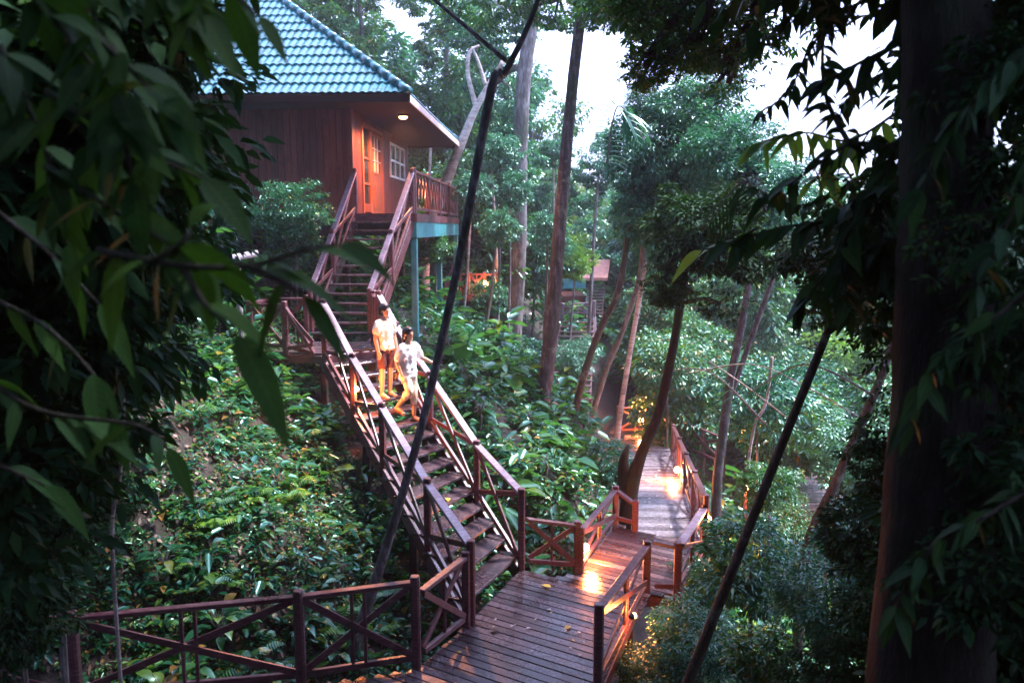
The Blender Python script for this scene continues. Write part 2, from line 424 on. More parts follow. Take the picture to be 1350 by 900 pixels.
# ------------------------------------------------------------------ boardwalks
def inpoly(poly, x, y):
    c = np.zeros(np.shape(x), bool); n = len(poly)
    for i in range(n):
        (x0, y0), (x1, y1) = poly[i][:2], poly[(i + 1) % n][:2]
        hit = ((y0 > y) != (y1 > y)) & (x < (x1 - x0) * (y - y0) / ((y1 - y0) or 1e-9) + x0)
        c ^= hit
    return c
def planks(mb, poly, ang, zf, width=.135, gap=.014, th=.035):
    ca, sa = math.cos(ang), math.sin(ang)
    q = [(x * ca + y * sa, -x * sa + y * ca) for x, y in poly]
    v0, v1 = min(p[1] for p in q), max(p[1] for p in q)
    v = v0 + width / 2
    while v < v1:
        xs = []
        for i in range(len(q)):
            a, b2 = q[i], q[(i + 1) % len(q)]
            if (a[1] > v) != (b2[1] > v): xs.append(a[0] + (v - a[1]) * (b2[0] - a[0]) / (b2[1] - a[1]))
        xs.sort()
        for i in range(0, len(xs) - 1, 2):
            u0, u1 = xs[i] - random.uniform(0, .02), xs[i + 1] + random.uniform(0, .02)
            if u1 - u0 < .12: continue
            P = []
            for u in (u0, u1):
                x, y = u * ca - v * sa, u * sa + v * ca
                P.append((x, y, zf(x, y) - th / 2 + random.uniform(-.003, .003)))
            mb.beam(P[0], P[1], width - gap, th)
        v += width
def boardwalk(label, poly, zf, ang, post_at, beams, dm='deck'):
    c = np.mean(np.array(poly), 0)
    t_ = thing('boardwalk', (c[0], c[1], zf(*c)), label, 'boardwalk')
    mb = MB(); planks(mb, poly, ang, zf); mb.build('deck_planks', M[dm], t_)
    for (a, b2) in beams:
        MB().beam((a[0], a[1], zf(*a) - .12), (b2[0], b2[1], zf(*b2) - .12), .06, .15).build('edge_beam', M['rail'], t_)
    for (x, y) in post_at:
        MB().beam((x, y, G(x, y) - .3), (x, y, zf(x, y) - .05), .13, .13).build('support_post', M['dark_wood'], t_)
    return t_
A0, A1, A2, A3 = (-.55, 9.6), (.14, 11.2), (1.66, 10.1), (.94, 8.1)
polyA = [A0, A1, A2, A3, (.5, 6.2), (-6.5, 5.6), (-6.5, 7.75), (-2.33, 8.15), (-1.08, 8.5)]
zA = lambda x, y: 0.0
boardwalk('wet brown plank landing at the foot of the long stair, with yellow leaves on it', polyA, zA, R(-31),
          [(-.5, 9.5), (.14, 11.1), (1.55, 10.0), (.9, 8.2), (-1.1, 8.4), (-2.3, 8.1), (-4.5, 7.8)], [(A1, A2), (A2, A3), (A0, A1), ((-1.08, 8.5), A0), ((-6.5, 7.75), (-2.33, 8.15)), ((-2.33, 8.15), (-1.08, 8.5))])
zB = lambda x, y: -.2
bL0 = PZ(765, 754, -.2); bL1 = PZ(811, 689, -.2); bL2 = PZ(837, 699, -.2)
B0 = (bL0.x, bL0.y); B1 = (bL1.x, bL1.y); B2 = (bL2.x, bL2.y)
B3, B4, B5 = (3.12, 12.45), (2.36, 10.75), (1.98, 10.85)
polyB = [(.2, 11.13), B0, B1, B2, (3.12, 13.3), B3, B4, B5, (1.70, 10.05)]
boardwalk('short lamp-lit stretch of plank walk one step below the stair landing', [(.16, 11.17), B0, B1, B2, B3, B4, B5, (1.68, 10.07)], zB, R(-31),
          [B0, B1, B4, (2.95, 12.4)], [(B0, B1), (B1, B2), (B3, B4), (B4, B5)])
C0L, C0R = Vector((2.12, 13.3)), Vector((3.14, 12.5))
C1L, C1R = Vector((3.95, 27.2)), Vector((5.35, 27.0))
def zC(x, y):
    t = min(1.0, max(0.0, (y - 12.5) / 14.5))
    return -.24 - 1.95 * t
polyC = [tuple(C0L), (2.25, 14.5), tuple(C1L), tuple(C1R), tuple(C0R)]
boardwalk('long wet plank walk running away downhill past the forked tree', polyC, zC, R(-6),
          [(2.3, 15), (3.3, 15), (2.8, 19), (4.1, 19), (3.5, 23), (4.8, 23), (4.0, 27), (5.3, 27)], [((2.25, 14.5), tuple(C1L)), (tuple(C0R), tuple(C1R))], 'deck_sheen')
L0, L1 = Vector((-.55, 9.6, 0)), Vector((-3.5, 14.5, 2.72))
R0, R1 = Vector((.14, 11.2, 0)), Vector((-2.55, 15.2, 2.72))
zL = lambda x, y: 2.72
polyL = [(-4.95, 14.75), (L1.x, L1.y), (R1.x, R1.y), (-2.75, 16.0), (-4.95, 16.0)]
boardwalk('upper plank landing between the two stair flights', polyL, zL, 0,
          [(-3.5, 14.6), (-4.8, 14.9), (-2.7, 15.3), (-2.85, 15.9), (-4.8, 15.9)], [((-4.95, 14.75), (L1.x, L1.y)), ((L1.x, L1.y), (R1.x, R1.y)), ((R1.x, R1.y), (-2.75, 16.0))])
# far boardwalk fragment low in the valley
c = PD(1075, 655, 21)
polyF = [(c.x - .85, c.y - 1.6), (c.x + .55, c.y - 1.9), (c.x + 1.0, c.y + 2.2), (c.x - .5, c.y + 2.4)]
zF = lambda x, y: c.z
boardwalk('purplish grey plank walk glimpsed low in the valley at right', polyF, zF, R(4), [(c.x - .5, c.y - 1), (c.x + .5, c.y - 1)], [(polyF[0], polyF[3]), (polyF[1], polyF[2])])
cF = c.copy()

# ------------------------------------------------------------------ stairs
def staircase(label, Lb, Rb, Lt, Rt, n, depth=.30, mat='deck'):
    c = (Lb + Rb) / 2
    t_ = thing('staircase', c, label, 'staircase')
    for k in range(1, n + 1):
        f = k / (n + 1)
        a, b2 = Lb.lerp(Lt, f), Rb.lerp(Rt, f)
        MB().beam(a + Vector((0, 0, -.02)), b2 + Vector((0, 0, -.02)), depth, .045).build('tread', M[mat], t_)
    for a, b2 in ((Lb, Lt), (Rb, Rt)):
        MB().beam(a + Vector((0, 0, -.16)), b2 + Vector((0, 0, -.16)), .055, .24).build('stringer', M['rail'], t_)
    return t_
st = staircase('long skewed timber flight with a couple walking down it', L0, R0, L1, R1, 15, .33)
for f in (.3, .62):
    for a, b2 in ((L0, L1), (R0, R1)):
        p = a.lerp(b2, f)
        MB().beam((p.x, p.y, G(p.x, p.y) - .3), (p.x, p.y, p.z - .2), .12, .12).build('support_post', M['dark_wood'], st)
UL0, UR0 = Vector((-4.1, 15.95, 2.72)), Vector((-2.9, 15.95, 2.72))
UL1, UR1 = Vector((-3.50, 18.05, 5.33)), Vector((-2.22, 18.05, 5.33))
staircase('steep open-riser flight rising to the bungalow door', UL0, UR0, UL1, UR1, 13, .25)

# ------------------------------------------------------------------ railings
def railing(label, pts, bays=None, group=None, h0=None, post=.105, pair=True, mat='rail', rail_w=.09, name='timber_railing', top_off=.08, brace=True):
    """pts: (x,y,z,h) post foot and height. bays: list of (i,j) or None=consecutive"""
    p0 = pts[0]
    t_ = thing(name, p0[:3], label, 'railing', group)
    for q in pts:
        if len(q) > 4 and q[4] == 0: continue
        MB().beam((q[0], q[1], q[2] - .22), (q[0], q[1], q[2] + q[3]), post, post, ch=.2).build('post', M[mat], t_)
    for i in range(len(pts) - 1):
        a, b2 = pts[i], pts[i + 1]
        if len(a) > 5 and a[5] == 0: continue
        ha, hb = a[3] - top_off, b2[3] - top_off
        at_, bt = Vector((a[0], a[1], a[2] + ha)), Vector((b2[0], b2[1], b2[2] + hb))
        ab, bb = Vector((a[0], a[1], a[2] + .12)), Vector((b2[0], b2[1], b2[2] + .12))
        d = (bt - at_).normalized(); e = .055
        L = (bt - at_).length
        MB().beam(at_ + d * .02, bt - d * .02, rail_w, .05).build('top_rail', M['worn' if rail_w > .11 else mat], t_)
        MB().beam(ab + d * e, bb - d * e, .05, .07).build('bottom_rail', M[mat], t_)
        if brace and L > .5:
            off = d.cross(Vector((0, 0, 1))).normalized() * .016
            MB().beam(at_ + d * e - Vector((0, 0, .04)) + off, bb - d * e + Vector((0, 0, .04)) + off, .028, .075).build('brace', M[mat], t_)
            MB().beam(ab + d * e + Vector((0, 0, .04)) - off, bt - d * e - Vector((0, 0, .04)) - off, .028, .075).build('brace', M[mat], t_)
            if pair:
                for s_ in ((-.07, .07) if L > 1.0 else (0,)):
                    f = .5 + s_ / L
                    p, q = ab.lerp(bb, f), at_.lerp(bt, f)
                    MB().beam(p, q, .035, .035).build('baluster', M[mat], t_)
    return t_
def on(L, Rr, f): return L.lerp(Rr, f)
# lower flight left & right
def along(a, b2, fs, h):
    return [(*a.lerp(b2, f), hh) for f, hh in zip(fs, h)]
railing('purple-brown cross-braced handrail on the near side of the long stair', along(L0 + Vector((.03, -.03, 0)), L1, (0, .22, .5, .72, .97), (1.12, .98, .98, .98, 1.1)), rail_w=.12, pair=False)
railing('reddish cross-braced handrail beyond the walking couple', along(R0, R1, (0, .26, .58, .85, 1.0), (1.25, .98, .98, .98, 1.1)), rail_w=.12, pair=False)
# landing rails
railing('dark reddish railing on the left of the upper landing', [(-3.62, 14.48, 2.72, .05, 0), (-4.2, 14.62, 2.72, .95), (-4.9, 14.8, 2.72, .95), (-4.9, 15.95, 2.72, .95), (-4.15, 16.0, 2.72, .95)])
railing('short railing of two thick posts on the right of the upper landing', [(-2.6, 15.25, 2.72, .98), (-2.78, 15.9, 2.72, 1.05)], post=.13)
# upper flight
up = lambda a, b2: [(*a.lerp(b2, f), h) for f, h in ((0.04, .98), (.5, .95), (1, .98))]
railing('left handrail of the steep flight to the door', up(UL0, UL1), rail_w=.12, pair=False)
railing('right handrail of the steep flight to the door', up(UR0, UR1), rail_w=.12, pair=False)
# A near left run
tA = PZ(549, 878, 0); p400 = (-2.33, 8.2)
railing('dark red foreground railing crossing the bottom left corner', [(-7.2, 7.6, 0, 1.05), (-4.6, 7.82, 0, 1.05), (p400[0], p400[1], 0, 1.1), (tA.x, tA.y, 0, 1.1), (A0[0] - .06, A0[1] - .14, 0, .02, 0)][:4])
railing('short railing bay joining the foreground railing to the stair foot', [(tA.x + .05, tA.y + .07, 0, .95, 0), (A0[0] - .03, A0[1] - .09, 0, 1.0)])
railing('small reddish railing bay behind the yellow leaf, beside the lamp', [(.20, 11.24, 0, .84, 0), (B0[0] - .05, B0[1], -.2, .82)])
def toph(x, y, z, px_top): # height so that the post top reaches the surveyed row
    t = EYE.z + (ray(675, px_top).z / ray(675, px_top).y) * y
    return t - z
railing('lamp-lit red railing on the left of the lower walk', [(*B0, -.2, toph(*B0, -.2, 693)), (*B1, -.2, toph(*B1, -.2, 640)), (*B2, -.2, toph(*B2, -.2, 659))])
railing('dark wet railing in the bottom centre corner, its near post out of frame', [(A3[0], A3[1], 0, 1.0), (1.94, 10.9, -.2, toph(1.94, 10.9, -.2, 712))], rail_w=.1)
railing('short thick railing bay with a low outer beam on the right bend', [(2.0, 10.86, -.2, .85, 0), (2.36, 10.78, -.2, .8)], rail_w=.1)
railing('right-hand railing climbing round the bend of the lower walk', [(2.40, 10.85, -.2, .8, 0), (3.14, 12.5, -.25, .8)], rail_w=.12)
# C right and left
cr = [C0R.lerp(C1R, f) for f in (.0, .16, .32, .5, .7, .88, 1)]
railing('long dark railing on the right of the far plank walk', [(p.x + .02, p.y, zC(p.x, p.y), .95) for p in cr[:5]], rail_w=.1)
railing('far end railing closing the plank walk under the lamp', [(C1L.x - .2, C1L.y + .3, -2.2, 1.0), (C1L.x + 1.2, C1L.y + .5, -2.2, 1.0), (C1R.x + .3, C1R.y - 1.6, -2.2, 1.0), (C1R.x + .9, C1R.y - 4.2, -2.0, .95)])
# pale rail far left
pl = [PD(-20, 388, 12.3), PD(90, 374, 12.8), PD(205, 358, 13.4), PD(340, 334, 14.2)]
t_ = thing('handrail', pl[0], 'pale weathered pole handrail above the left slope', 'railing')
MB().tube([p for p in pl], [.06, .065, .065, .06], 10, .06, 3).build('top_rail', M['grey_wood'], t_, True)
for p in (PD(30, 381, 12.5), PD(215, 357, 13.4), PD(313, 340, 14.0)):
    MB().tube([Vector((p.x, p.y, G(p.x, p.y) - .2)), p + Vector((0, 0, .02))], .05, 8).build('post', M['grey_wood'], t_)

# ------------------------------------------------------------------ bungalow
YAW = R(2.6)
OX = Vector((-3.57, 18.05, 5.33))
bung = thing('bungalow', OX, 'red-brown timber bungalow with blue-green tiled hip roof on stilts', 'house', rz=-YAW)
def BB(): return MB()
HX0, HY1, HZ = -9.0, 7.3, 2.32
# planked walls: vertical boards as real geometry
def plank_wall(mb, a, b2, z0, z1, out, w=.145, holes=()):
    a, b2 = Vector((*a, 0)), Vector((*b2, 0)); L = (b2 - a).length; d = (b2 - a) / L; o = Vector((*out, 0))
    n = int(L / w); w = L / n
    for k in range(n):
        s0, s1 = k * w, (k + 1) * w; m_ = (s0 + s1) / 2
        spans = [(z0, z1)]
        for (h0, h1, hz0, hz1) in holes:
            if h0 - .02 < m_ < h1 + .02: spans = [(z0, hz0), (hz1, z1)]
        for (q0, q1) in spans:
            if q1 - q0 < .03: continue
            pa, pb = a + d * (s0 + .004), a + d * (s1 - .004)
            vs = [pa + Vector((0, 0, q0)), pb + Vector((0, 0, q0)), pb + Vector((0, 0, q1)), pa + Vector((0, 0, q1))]
            k_ = .011
            vs2 = [v - o * .06 for v in vs]; vs1 = [v + o * .0 for v in vs]
            ins = d * .008
            f_ = [vs1[0] + o * k_ + ins, vs1[1] + o * k_ - ins, vs1[2] + o * k_ - ins, vs1[3] + o * k_ + ins]
            mb.add(vs2 + vs1 + f_, [(8, 9, 10, 11), (4, 5, 9, 8), (5, 6, 10, 9), (6, 7, 11, 10), (7, 4, 8, 11), (0, 1, 5, 4), (1, 2, 6, 5), (2, 3, 7, 6), (3, 0, 4, 7)])
    return mb
plank_wall(BB(), (HX0, 0), (-.02, 0), -.1, HZ, (0, -1)).build('front_wall', M['wall'], bung, local=True)
DH = (1.0, 3.3, 0, 2.04); WH = (4.3, 6.55, 1.05, 2.02)
plank_wall(BB(), (0, 0), (0, HY1), -.1, HZ, (1, 0), holes=[DH, WH]).build('side_wall', M['wall'], bung, local=True)
plank_wall(BB(), (0, HY1), (HX0, HY1), -.1, HZ, (0, 1)).build('rear_wall', M['wall'], bung, local=True)
plank_wall(BB(), (HX0, HY1), (HX0, 0), -.1, HZ, (-1, 0)).build('far_side_wall', M['wall'], bung, local=True)
BB().beam((.0, .0, -.1), (0, 0, HZ), .11, .11).build('corner_post', M['wall'], bung, local=True)
# interior floor / ceiling
BB().box(HX0 + .1, -.1, .1, HY1 - .1, -.14, -.04).build('floor_slab', M['dark_wood'], bung, local=True)
# door
door = BB().box(-.045, .02, 2.02, 3.2, .02, .95).build('door', M['door'], bung, local=True)
d2 = BB(); d2.beam((-.01, 2.07, .02), (-.01, 2.07, 2.0), .1, .07, up=(1, 0, 0)); d2.beam((-.01, 3.16, .02), (-.01, 3.16, 2.0), .1, .07, up=(1, 0, 0)); d2.beam((-.01, 2.1, 1.96), (-.01, 3.12, 1.96), .06, .1); d2.beam((-.01, 2.1, 1.0), (-.01, 3.12, 1.0), .06, .12)
d2.build('door_stile', M['door'], bung, local=True)
BB().box(.021, .035, 2.3, 2.92, .16, .82).build('door_panel', M['door'], bung, local=True)
BB().box(-.03, -.01, 2.1, 3.12, 1.02, 1.94).build('door_glass', M['glass'], bung, local=True)
mu = BB()
for y in (2.44, 2.78): mu.beam((.005, y, 1.05), (.005, y, 1.93), .025, .03, up=(1, 0, 0))
for z in (1.33, 1.63): mu.beam((.005, 2.1, z), (.005, 3.12, z), .03, .025)
mu.build('glazing_bar', M['white'], bung, local=True)
BB().tube([(.05, 2.16, .98), (.075, 2.16, .98), (.075, 2.27, .98)], .013, 8).build('door_handle', M['metal'], bung, local=True)
fr = BB(); fr.beam((.0, 1.02, 0), (.0, 1.02, 2.04), .1, .1, up=(1, 0, 0)); fr.beam((.0, 3.27, 0), (.0, 3.27, 2.04), .1, .1, up=(1, 0, 0)); fr.beam((0, 1.02, 2.08), (0, 3.27, 2.08), .1, .09); fr.beam((0, 1.95, 0), (0, 1.95, 2.03), .1, .07, up=(1, 0, 0))
fr.build('door_frame', M['door'], bung, local=True)
BB().box(-.03, -.01, 1.1, 1.9, .2, 1.98).build('side_light', M['glass'], bung, local=True)
sl = BB(); sl.beam((0, 1.13, .1), (0, 1.13, 1.98), .05, .05, up=(1, 0, 0)); sl.beam((0, 1.88, .1), (0, 1.88, 1.98), .05, .05, up=(1, 0, 0))
for z in (.15, .72, 1.32): sl.beam((0, 1.1, z), (0, 1.9, z), .04, .05 if z > .3 else .2)
sl.build('side_light_frame', M['door'], bung, local=True)
# window
win = BB()
for y in (4.36, 5.06, 5.79, 6.5): win.beam((.02, y, 1.08), (.02, y, 2.0), .07 if y in (4.36, 6.5) else .05, .05, up=(1, 0, 0))
for z in (1.09, 1.53, 1.98): win.beam((.02, 4.33, z), (.02, 6.53, z), .05, .06)
wf = win.build('window_frame', M['white'], bung, local=True)
BB().box(-.02, 0, 4.36, 6.5, 1.1, 1.98).build('window_pane', M['glass'], bung, local=True)
# veranda deck
vp = BB()
y = -.02
while y < 8.4:
    vp.beam((.03, y + .06, -.03), (1.42, y + .06, -.03), .115, .035); y += .13
vp.build('veranda_planks', M['deck'], bung, local=True)
BB().box(.0, 1.44, -.08, -.03, -.19, -.01).build('veranda_edge', M['rail'], bung, local=True)
BB().box(1.42, 1.46, -.02, 8.4, -.19, -.01).build('veranda_edge', M['rail'], bung, local=True)
BB().box(1.30, 1.44, .0, 8.4, -.55, -.195).build('turquoise_beam', M['teal'], bung, local=True)
BB().box(-8.8, 1.28, .02, .16, -.50, -.2).build('front_beam', M['dark_wood'], bung, local=True)
for (x, y) in ((1.36, .10), (1.36, 4.2), (1.36, 8.2), (-.2, .1), (-4, .1), (-.2, 7), (-4, 7), (-8, .1)):
    wp = bung.matrix_basis @ Vector((x, y, 0)) if False else Vector((OX.x + x * math.cos(YAW) + y * math.sin(YAW), OX.y - x * math.sin(YAW) + y * math.cos(YAW), 0))
    gz = G(wp.x, wp.y) - OX.z - .3
    BB().beam((x, y, gz), (x, y, -.57 if x > 1 else -.52), .15, .15).build('stilt', M['teal'] if (x > 1) else M['dark_wood'], bung, local=True)
# veranda railing
def w2(x, y, z=0): return Vector((OX.x + x * math.cos(YAW) + y * math.sin(YAW), OX.y - x * math.sin(YAW) + y * math.cos(YAW), OX.z + z))
vr = thing('veranda_railing', w2(1.38, .1), 'long lattice railing along the bungalow veranda', 'railing')
ys = [.1, 2.1, 4.2, 6.3, 8.3]
for y in ys: MB().beam(w2(1.38, y, -.03), w2(1.38, y, 1.0), .1, .1).build('post', M['rail'], vr)
for i in range(4):
    a, b2 = ys[i] + .05, ys[i + 1] - .05
    MB().beam(w2(1.38, a, .92), w2(1.38, b2, .92), .09, .05).build('top_rail', M['rail'], vr)
    MB().beam(w2(1.38, a, .1), w2(1.38, b2, .1), .06, .06).build('bottom_rail', M['rail'], vr)
    n = 4; s_ = (b2 - a) / n
    for k in range(n):
        p, q = a + k * s_, a + (k + 1) * s_
        mb = MB(); mb.beam(w2(1.37, p, .13), w2(1.37, q, .9), .02, .03); mb.beam(w2(1.39, p, .9), w2(1.39, q, .13), .02, .03)
        mb.build('lattice', M['rail'], vr)
        if k: MB().beam(w2(1.38, p, .13), w2(1.38, p, .9), .028, .028).build('baluster', M['rail'], vr)
# back stair and bridge behind the stilt
# roof
EX1, EX0, EY0, EY1, EZ = 1.53, -9.6, -1.22, 8.2, 2.30
SL = .76
half = (EY1 - EY0) / 2
def roof_face(axis):
    """one corrugated, stepped tile sheet clipped to the hip triangle/trapezoid"""
    if axis in ('f', 'b'): L = EX1 - EX0
    else: L = EY1 - EY0
    nw = int(L / .165); pw = L / nw; sub = 6
    rows = 14; hh = half / rows
    bm = bmesh.new()
    grid = []
    for r_ in range(rows):
        for e in (0, 1):
            t0 = (r_ + e) * hh
            lift = .045 if e == 0 else .0
            row = []
            for i in range(nw * sub + 1):
                s_ = i * pw / sub
                ph = (i % sub) / sub
                wv = .028 * (math.sin(2 * math.pi * ph) * .5 + .5) ** .8
                z = EZ + .06 + t0 * SL + wv + lift
                scal = .012 * math.cos(2 * math.pi * ph) if e == 0 else 0
                if axis == 'f': co = (EX0 + s_, EY0 + t0 - scal, z)
                elif axis == 'b': co = (EX0 + s_, EY1 - t0 + scal, z)
                elif axis == 'r': co = (EX1 - t0 + scal, EY0 + s_, z)
                else: co = (EX0 + t0 - scal, EY0 + s_, z)
                row.append(bm.verts.new(co))
            grid.append(row)
    for a in range(len(grid) - 1):
        for i in range(len(grid[0]) - 1):
            bm.faces.new((grid[a][i], grid[a][i + 1], grid[a + 1][i + 1], grid[a + 1][i]))
    def cut(pt, no):
        g = bm.verts[:] + bm.edges[:] + bm.faces[:]
        bmesh.ops.bisect_plane(bm, geom=g, plane_co=pt, plane_no=no, clear_outer=True)
    s2 = 1
    if axis == 'f': cut((EX1, EY0, 0), (1, 1, 0)); cut((EX0, EY0, 0), (-1, 1, 0))
    if axis == 'b': cut((EX1, EY1, 0), (1, -1, 0)); cut((EX0, EY1, 0), (-1, -1, 0))
    if axis == 'r': cut((EX1, EY0, 0), (-1, -1, 0)); cut((EX1, EY1, 0), (-1, 1, 0))
    if axis == 'l': cut((EX0, EY0, 0), (1, -1, 0)); cut((EX0, EY1, 0), (1, 1, 0))
    bmesh.ops.recalc_face_normals(bm, faces=bm.faces)
    me = bpy.data.meshes.new('roof_slope'); bm.to_mesh(me); bm.free()
    me.materials.append(M['roof'])
    o = bpy.data.objects.new('roof_slope', me); COL.objects.link(o); o.parent = bung
for ax in 'frbl': roof_face(ax)
apR = (EX1 - half, EY0 + half, EZ + .1 + half * SL); apL = (EX0 + half, EY0 + half, EZ + .1 + half * SL)
def cap(p, q):
    p, q = Vector(p), Vector(q); n = max(2, int((q - p).length / .38))
    mb = BB()
    for k in range(n):
        a, b2 = p.lerp(q, k / n), p.lerp(q, (k + 1.12) / n)
        mb.tube([a, b2], [.095, .08], 10)
    mb.build('hip_cap', M['roof'], bung, True, True)
cap((EX1, EY0, EZ + .12), apR); cap((EX1, EY1, EZ + .12), apR); cap((EX0, EY0, EZ + .12), apL); cap((EX0, EY1, EZ + .12), apL); cap(apL, apR)
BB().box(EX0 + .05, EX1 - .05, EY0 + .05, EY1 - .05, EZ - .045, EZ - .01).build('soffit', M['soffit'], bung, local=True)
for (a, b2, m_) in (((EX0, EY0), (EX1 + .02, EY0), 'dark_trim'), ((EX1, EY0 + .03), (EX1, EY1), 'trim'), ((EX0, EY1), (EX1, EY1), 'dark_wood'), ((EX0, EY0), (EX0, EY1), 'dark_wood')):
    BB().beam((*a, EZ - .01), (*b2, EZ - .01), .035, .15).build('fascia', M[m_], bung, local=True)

# ------------------------------------------------------------------ lamps
def lamp(p, label, energy, facing=(0, -1, 0), r=.045, rad=.06, drop=True, mount=True):
    p = Vector(p); f = Vector(facing).normalized()
    t_ = thing('path_lamp', p, label, 'lamp', 'warm lamps along the walkways')
    mb = MB(); mb.tube([p - f * r * 2.0, p - f * r * 1.0, p - f * r * .55], [r * .7, r * 1.15, r * 1.2], 12)
    mb.tube([p - f * r * .5 + Vector((0, 0, -r * 2)), p - f * r * 1.2 + Vector((0, 0, -r * .6))], [r * .25, r * .25], 6)
    mb.build('housing', M['metal'], t_)
    MB().ball(p, r, r, r * 1.1).build('bulb', M['bulb'], t_, True)
    ld = bpy.data.lights.new('lamp_light', 'POINT'); ld.energy = energy * 1.9; ld.color = (1, .27, .07); ld.shadow_soft_size = rad
    lo = bpy.data.objects.new('lamp_light', ld); COL.objects.link(lo); lo.parent = t_
    lo.location = f * .11 + Vector((0, 0, -.02))
    return t_
pl1 = PD(772, 721, 11.86); lamp(pl1, 'glowing lamp at the left post where the lower walk begins', 26, (.8, -.5, 0), r=.06)
pl2 = PD(893, 619, 18.6); lamp(pl2, 'glowing lamp against the right railing of the far plank walk', 50, (-1, -.3, 0), r=.075)
pl3 = PD(845, 553, 27.3); lamp(pl3, 'glowing lamp at the far end of the plank walk', 60, (0, -1, 0), r=.10)
pl4 = PD(640, 374, 25.9); lamp(pl4, 'glowing lamp on the small bridge beyond the bungalow stilts', 22, (-.3, -1, .2), r=.10)
pl5 = PD(985, 643, 20); lamp(pl5, 'pinkish lamp among leaves right of the far walk', 30, (0, -1, 0), r=.07, mount=False)
pl6 = PD(1094, 706, 19); lamp(pl6, 'small lamp low in the dark undergrowth near the big trunk', 4, (0, -1, 0), r=.06, mount=False)
for p_ in (pl5, pl6):
    t_ = thing('lamp_post', (p_.x, p_.y, G(p_.x, p_.y)), 'short dark post carrying the %s lamp' % ('pinkish' if p_ is pl5 else 'lowest right'), 'post')
    MB().beam((p_.x, p_.y + .1, G(p_.x, p_.y) - .2), (p_.x, p_.y + .1, p_.z + .2), .08, .08).build('post_shaft', M['rail'], t_)
f_ = L0.lerp(L1, .74); lamp(Vector((f_.x + .12, f_.y - .12, f_.z + .32)), 'hidden orange lamp on the near rail beside the walking couple', 15, (.6, -.25, 0), r=.045)
p_ = PD(925, 683, 12.6); lamp(p_ + Vector((.12, .0, 0)), 'orange lamp half hidden behind the right bend railing', 8, (1, -.2, 0), r=.04)
lamp(Vector((1.52, 9.35, .22)), 'orange lamp behind the dark railing at bottom centre', 5, (.3, .2, 0), r=.035)
# soffit lamp
p_ = w2(1.02, .9, EZ - .085)
t_ = thing('ceiling_lamp', p_, 'round lit ceiling lamp under the bungalow eave', 'lamp')
MB().tube([p_ + Vector((0, 0, .035)), p_ + Vector((0, 0, -.01))], [.13, .12], 16).build('housing', M['metal'], t_)
MB().ball(p_ - Vector((0, 0, .01)), .10, .10, .06).build('bulb', M['bulb'], t_, True)
ld = bpy.data.lights.new('lamp_light', 'SPOT'); ld.spot_size = R(165); ld.spot_blend = .4; ld.energy = 230; ld.color = (1, .34, .13); ld.shadow_soft_size = .1
lo = bpy.data.objects.new('lamp_light', ld); COL.objects.link(lo); lo.parent = t_; lo.location = (0, 0, -.12)
# lamp under landing (orange treads)
p_ = Vector((-2.72, 16.15, 3.25)); lamp(p_, 'small orange lamp at the foot of the steep flight', 14, (-.5, .4, 0), r=.035)

# far bridge
fb = [PD(596, 388, 26.2), PD(618, 387, 26.1), PD(639, 386, 26.0), PD(655, 386, 25.9)]
br = [(p.x, p.y, fb[0].z, .75) for p in fb]
railing('thin dark railing of the small lit bridge beyond the bungalow', br, pair=True)
polyG = [(fb[0].x - 1.2, 26.2), (fb[3].x, 25.9), (fb[3].x, 27.1), (fb[0].x - 1.2, 27.3)]
zG = lambda x, y: fb[0].z
boardwalk('small lit plank bridge beyond the bungalow stilts', polyG, zG, R(90), [(fb[1].x, 26.3), (fb[3].x - .1, 26.3)], [(polyG[0], polyG[1])])
a = w2(1.3, 8.6, -.1); 
staircase('dim flight dropping from the back of the veranda to the bridge', Vector((fb[0].x - .3, 26.9, fb[0].z)), Vector((fb[0].x - .3, 28.0, fb[0].z)), Vector((a.x + .2, 27.0, 4.6)), Vector((a.x + .2, 28.1, 4.6)), 9)

# far cabin with stair
fc = PD(783, 385, 33)
cab = thing('cabin', fc, 'small distant cabin with pinkish roof edge and turquoise beam seen between trunks', 'cabin')
q = lambda px, py, d=33: PD(px, py, d)
MB().beam(q(742, 374), q(772, 374), .1, .40, up=(0, 0, 1)).build('turquoise_beam', M['teal'], cab)
a, b2 = q(742, 390, 33.4), q(772, 409, 33.4)
MB().box(a.x, b2.x, 33.4, 36, b2.z, a.z).build('wall', M['wall'], cab)
a, b2 = q(738, 362, 33.2), q(770, 348, 33.2)
a, b2 = q(768, 366), q(801, 352)
mb = MB(); mb.add([(a.x, 33, a.z), (b2.x, 33, a.z), (b2.x + .3, 34.6, b2.z + .25), (a.x, 34.6, b2.z + .25), (a.x, 33, a.z - .12), (b2.x, 33, a.z - .12), (b2.x + .3, 34.6, b2.z + .13), (a.x, 34.6, b2.z + .13)],
   [(0, 1, 2, 3), (4, 7, 6, 5), (0, 4, 5, 1), (1, 5, 6, 2), (2, 6, 7, 3), (3, 7, 4, 0)]); mb.build('roof', M['far_roof'], cab)
staircase('distant flight climbing to the small cabin', q(774, 416, 32), q(793, 416, 32), q(775, 372, 33.5), q(797, 372, 33.5), 10)
a, b2 = q(741, 416, 31), q(783, 420, 31)
railing('distant pale violet handrail in front of the small cabin', [(a.x, a.y, a.z, .5), (b2.x, b2.y, a.z, .6)], mat='worn', rail_w=.12, post=.14, pair=False)
staircase('distant flight hidden by leaves below the small cabin', q(722, 520, 26.5), q(778, 524, 26.5), q(741, 418, 31), q(783, 418, 31), 14)
for (u, v_) in (((783, 418, 31), (785, 505, 30.5)),):
    t_ = thing('post', q(*v_), 'tall pale violet post under the distant cabin railing', 'post')
    MB().beam(q(*u), q(*v_), .16, .16).build('post_shaft', M['grey_wood'], t_)

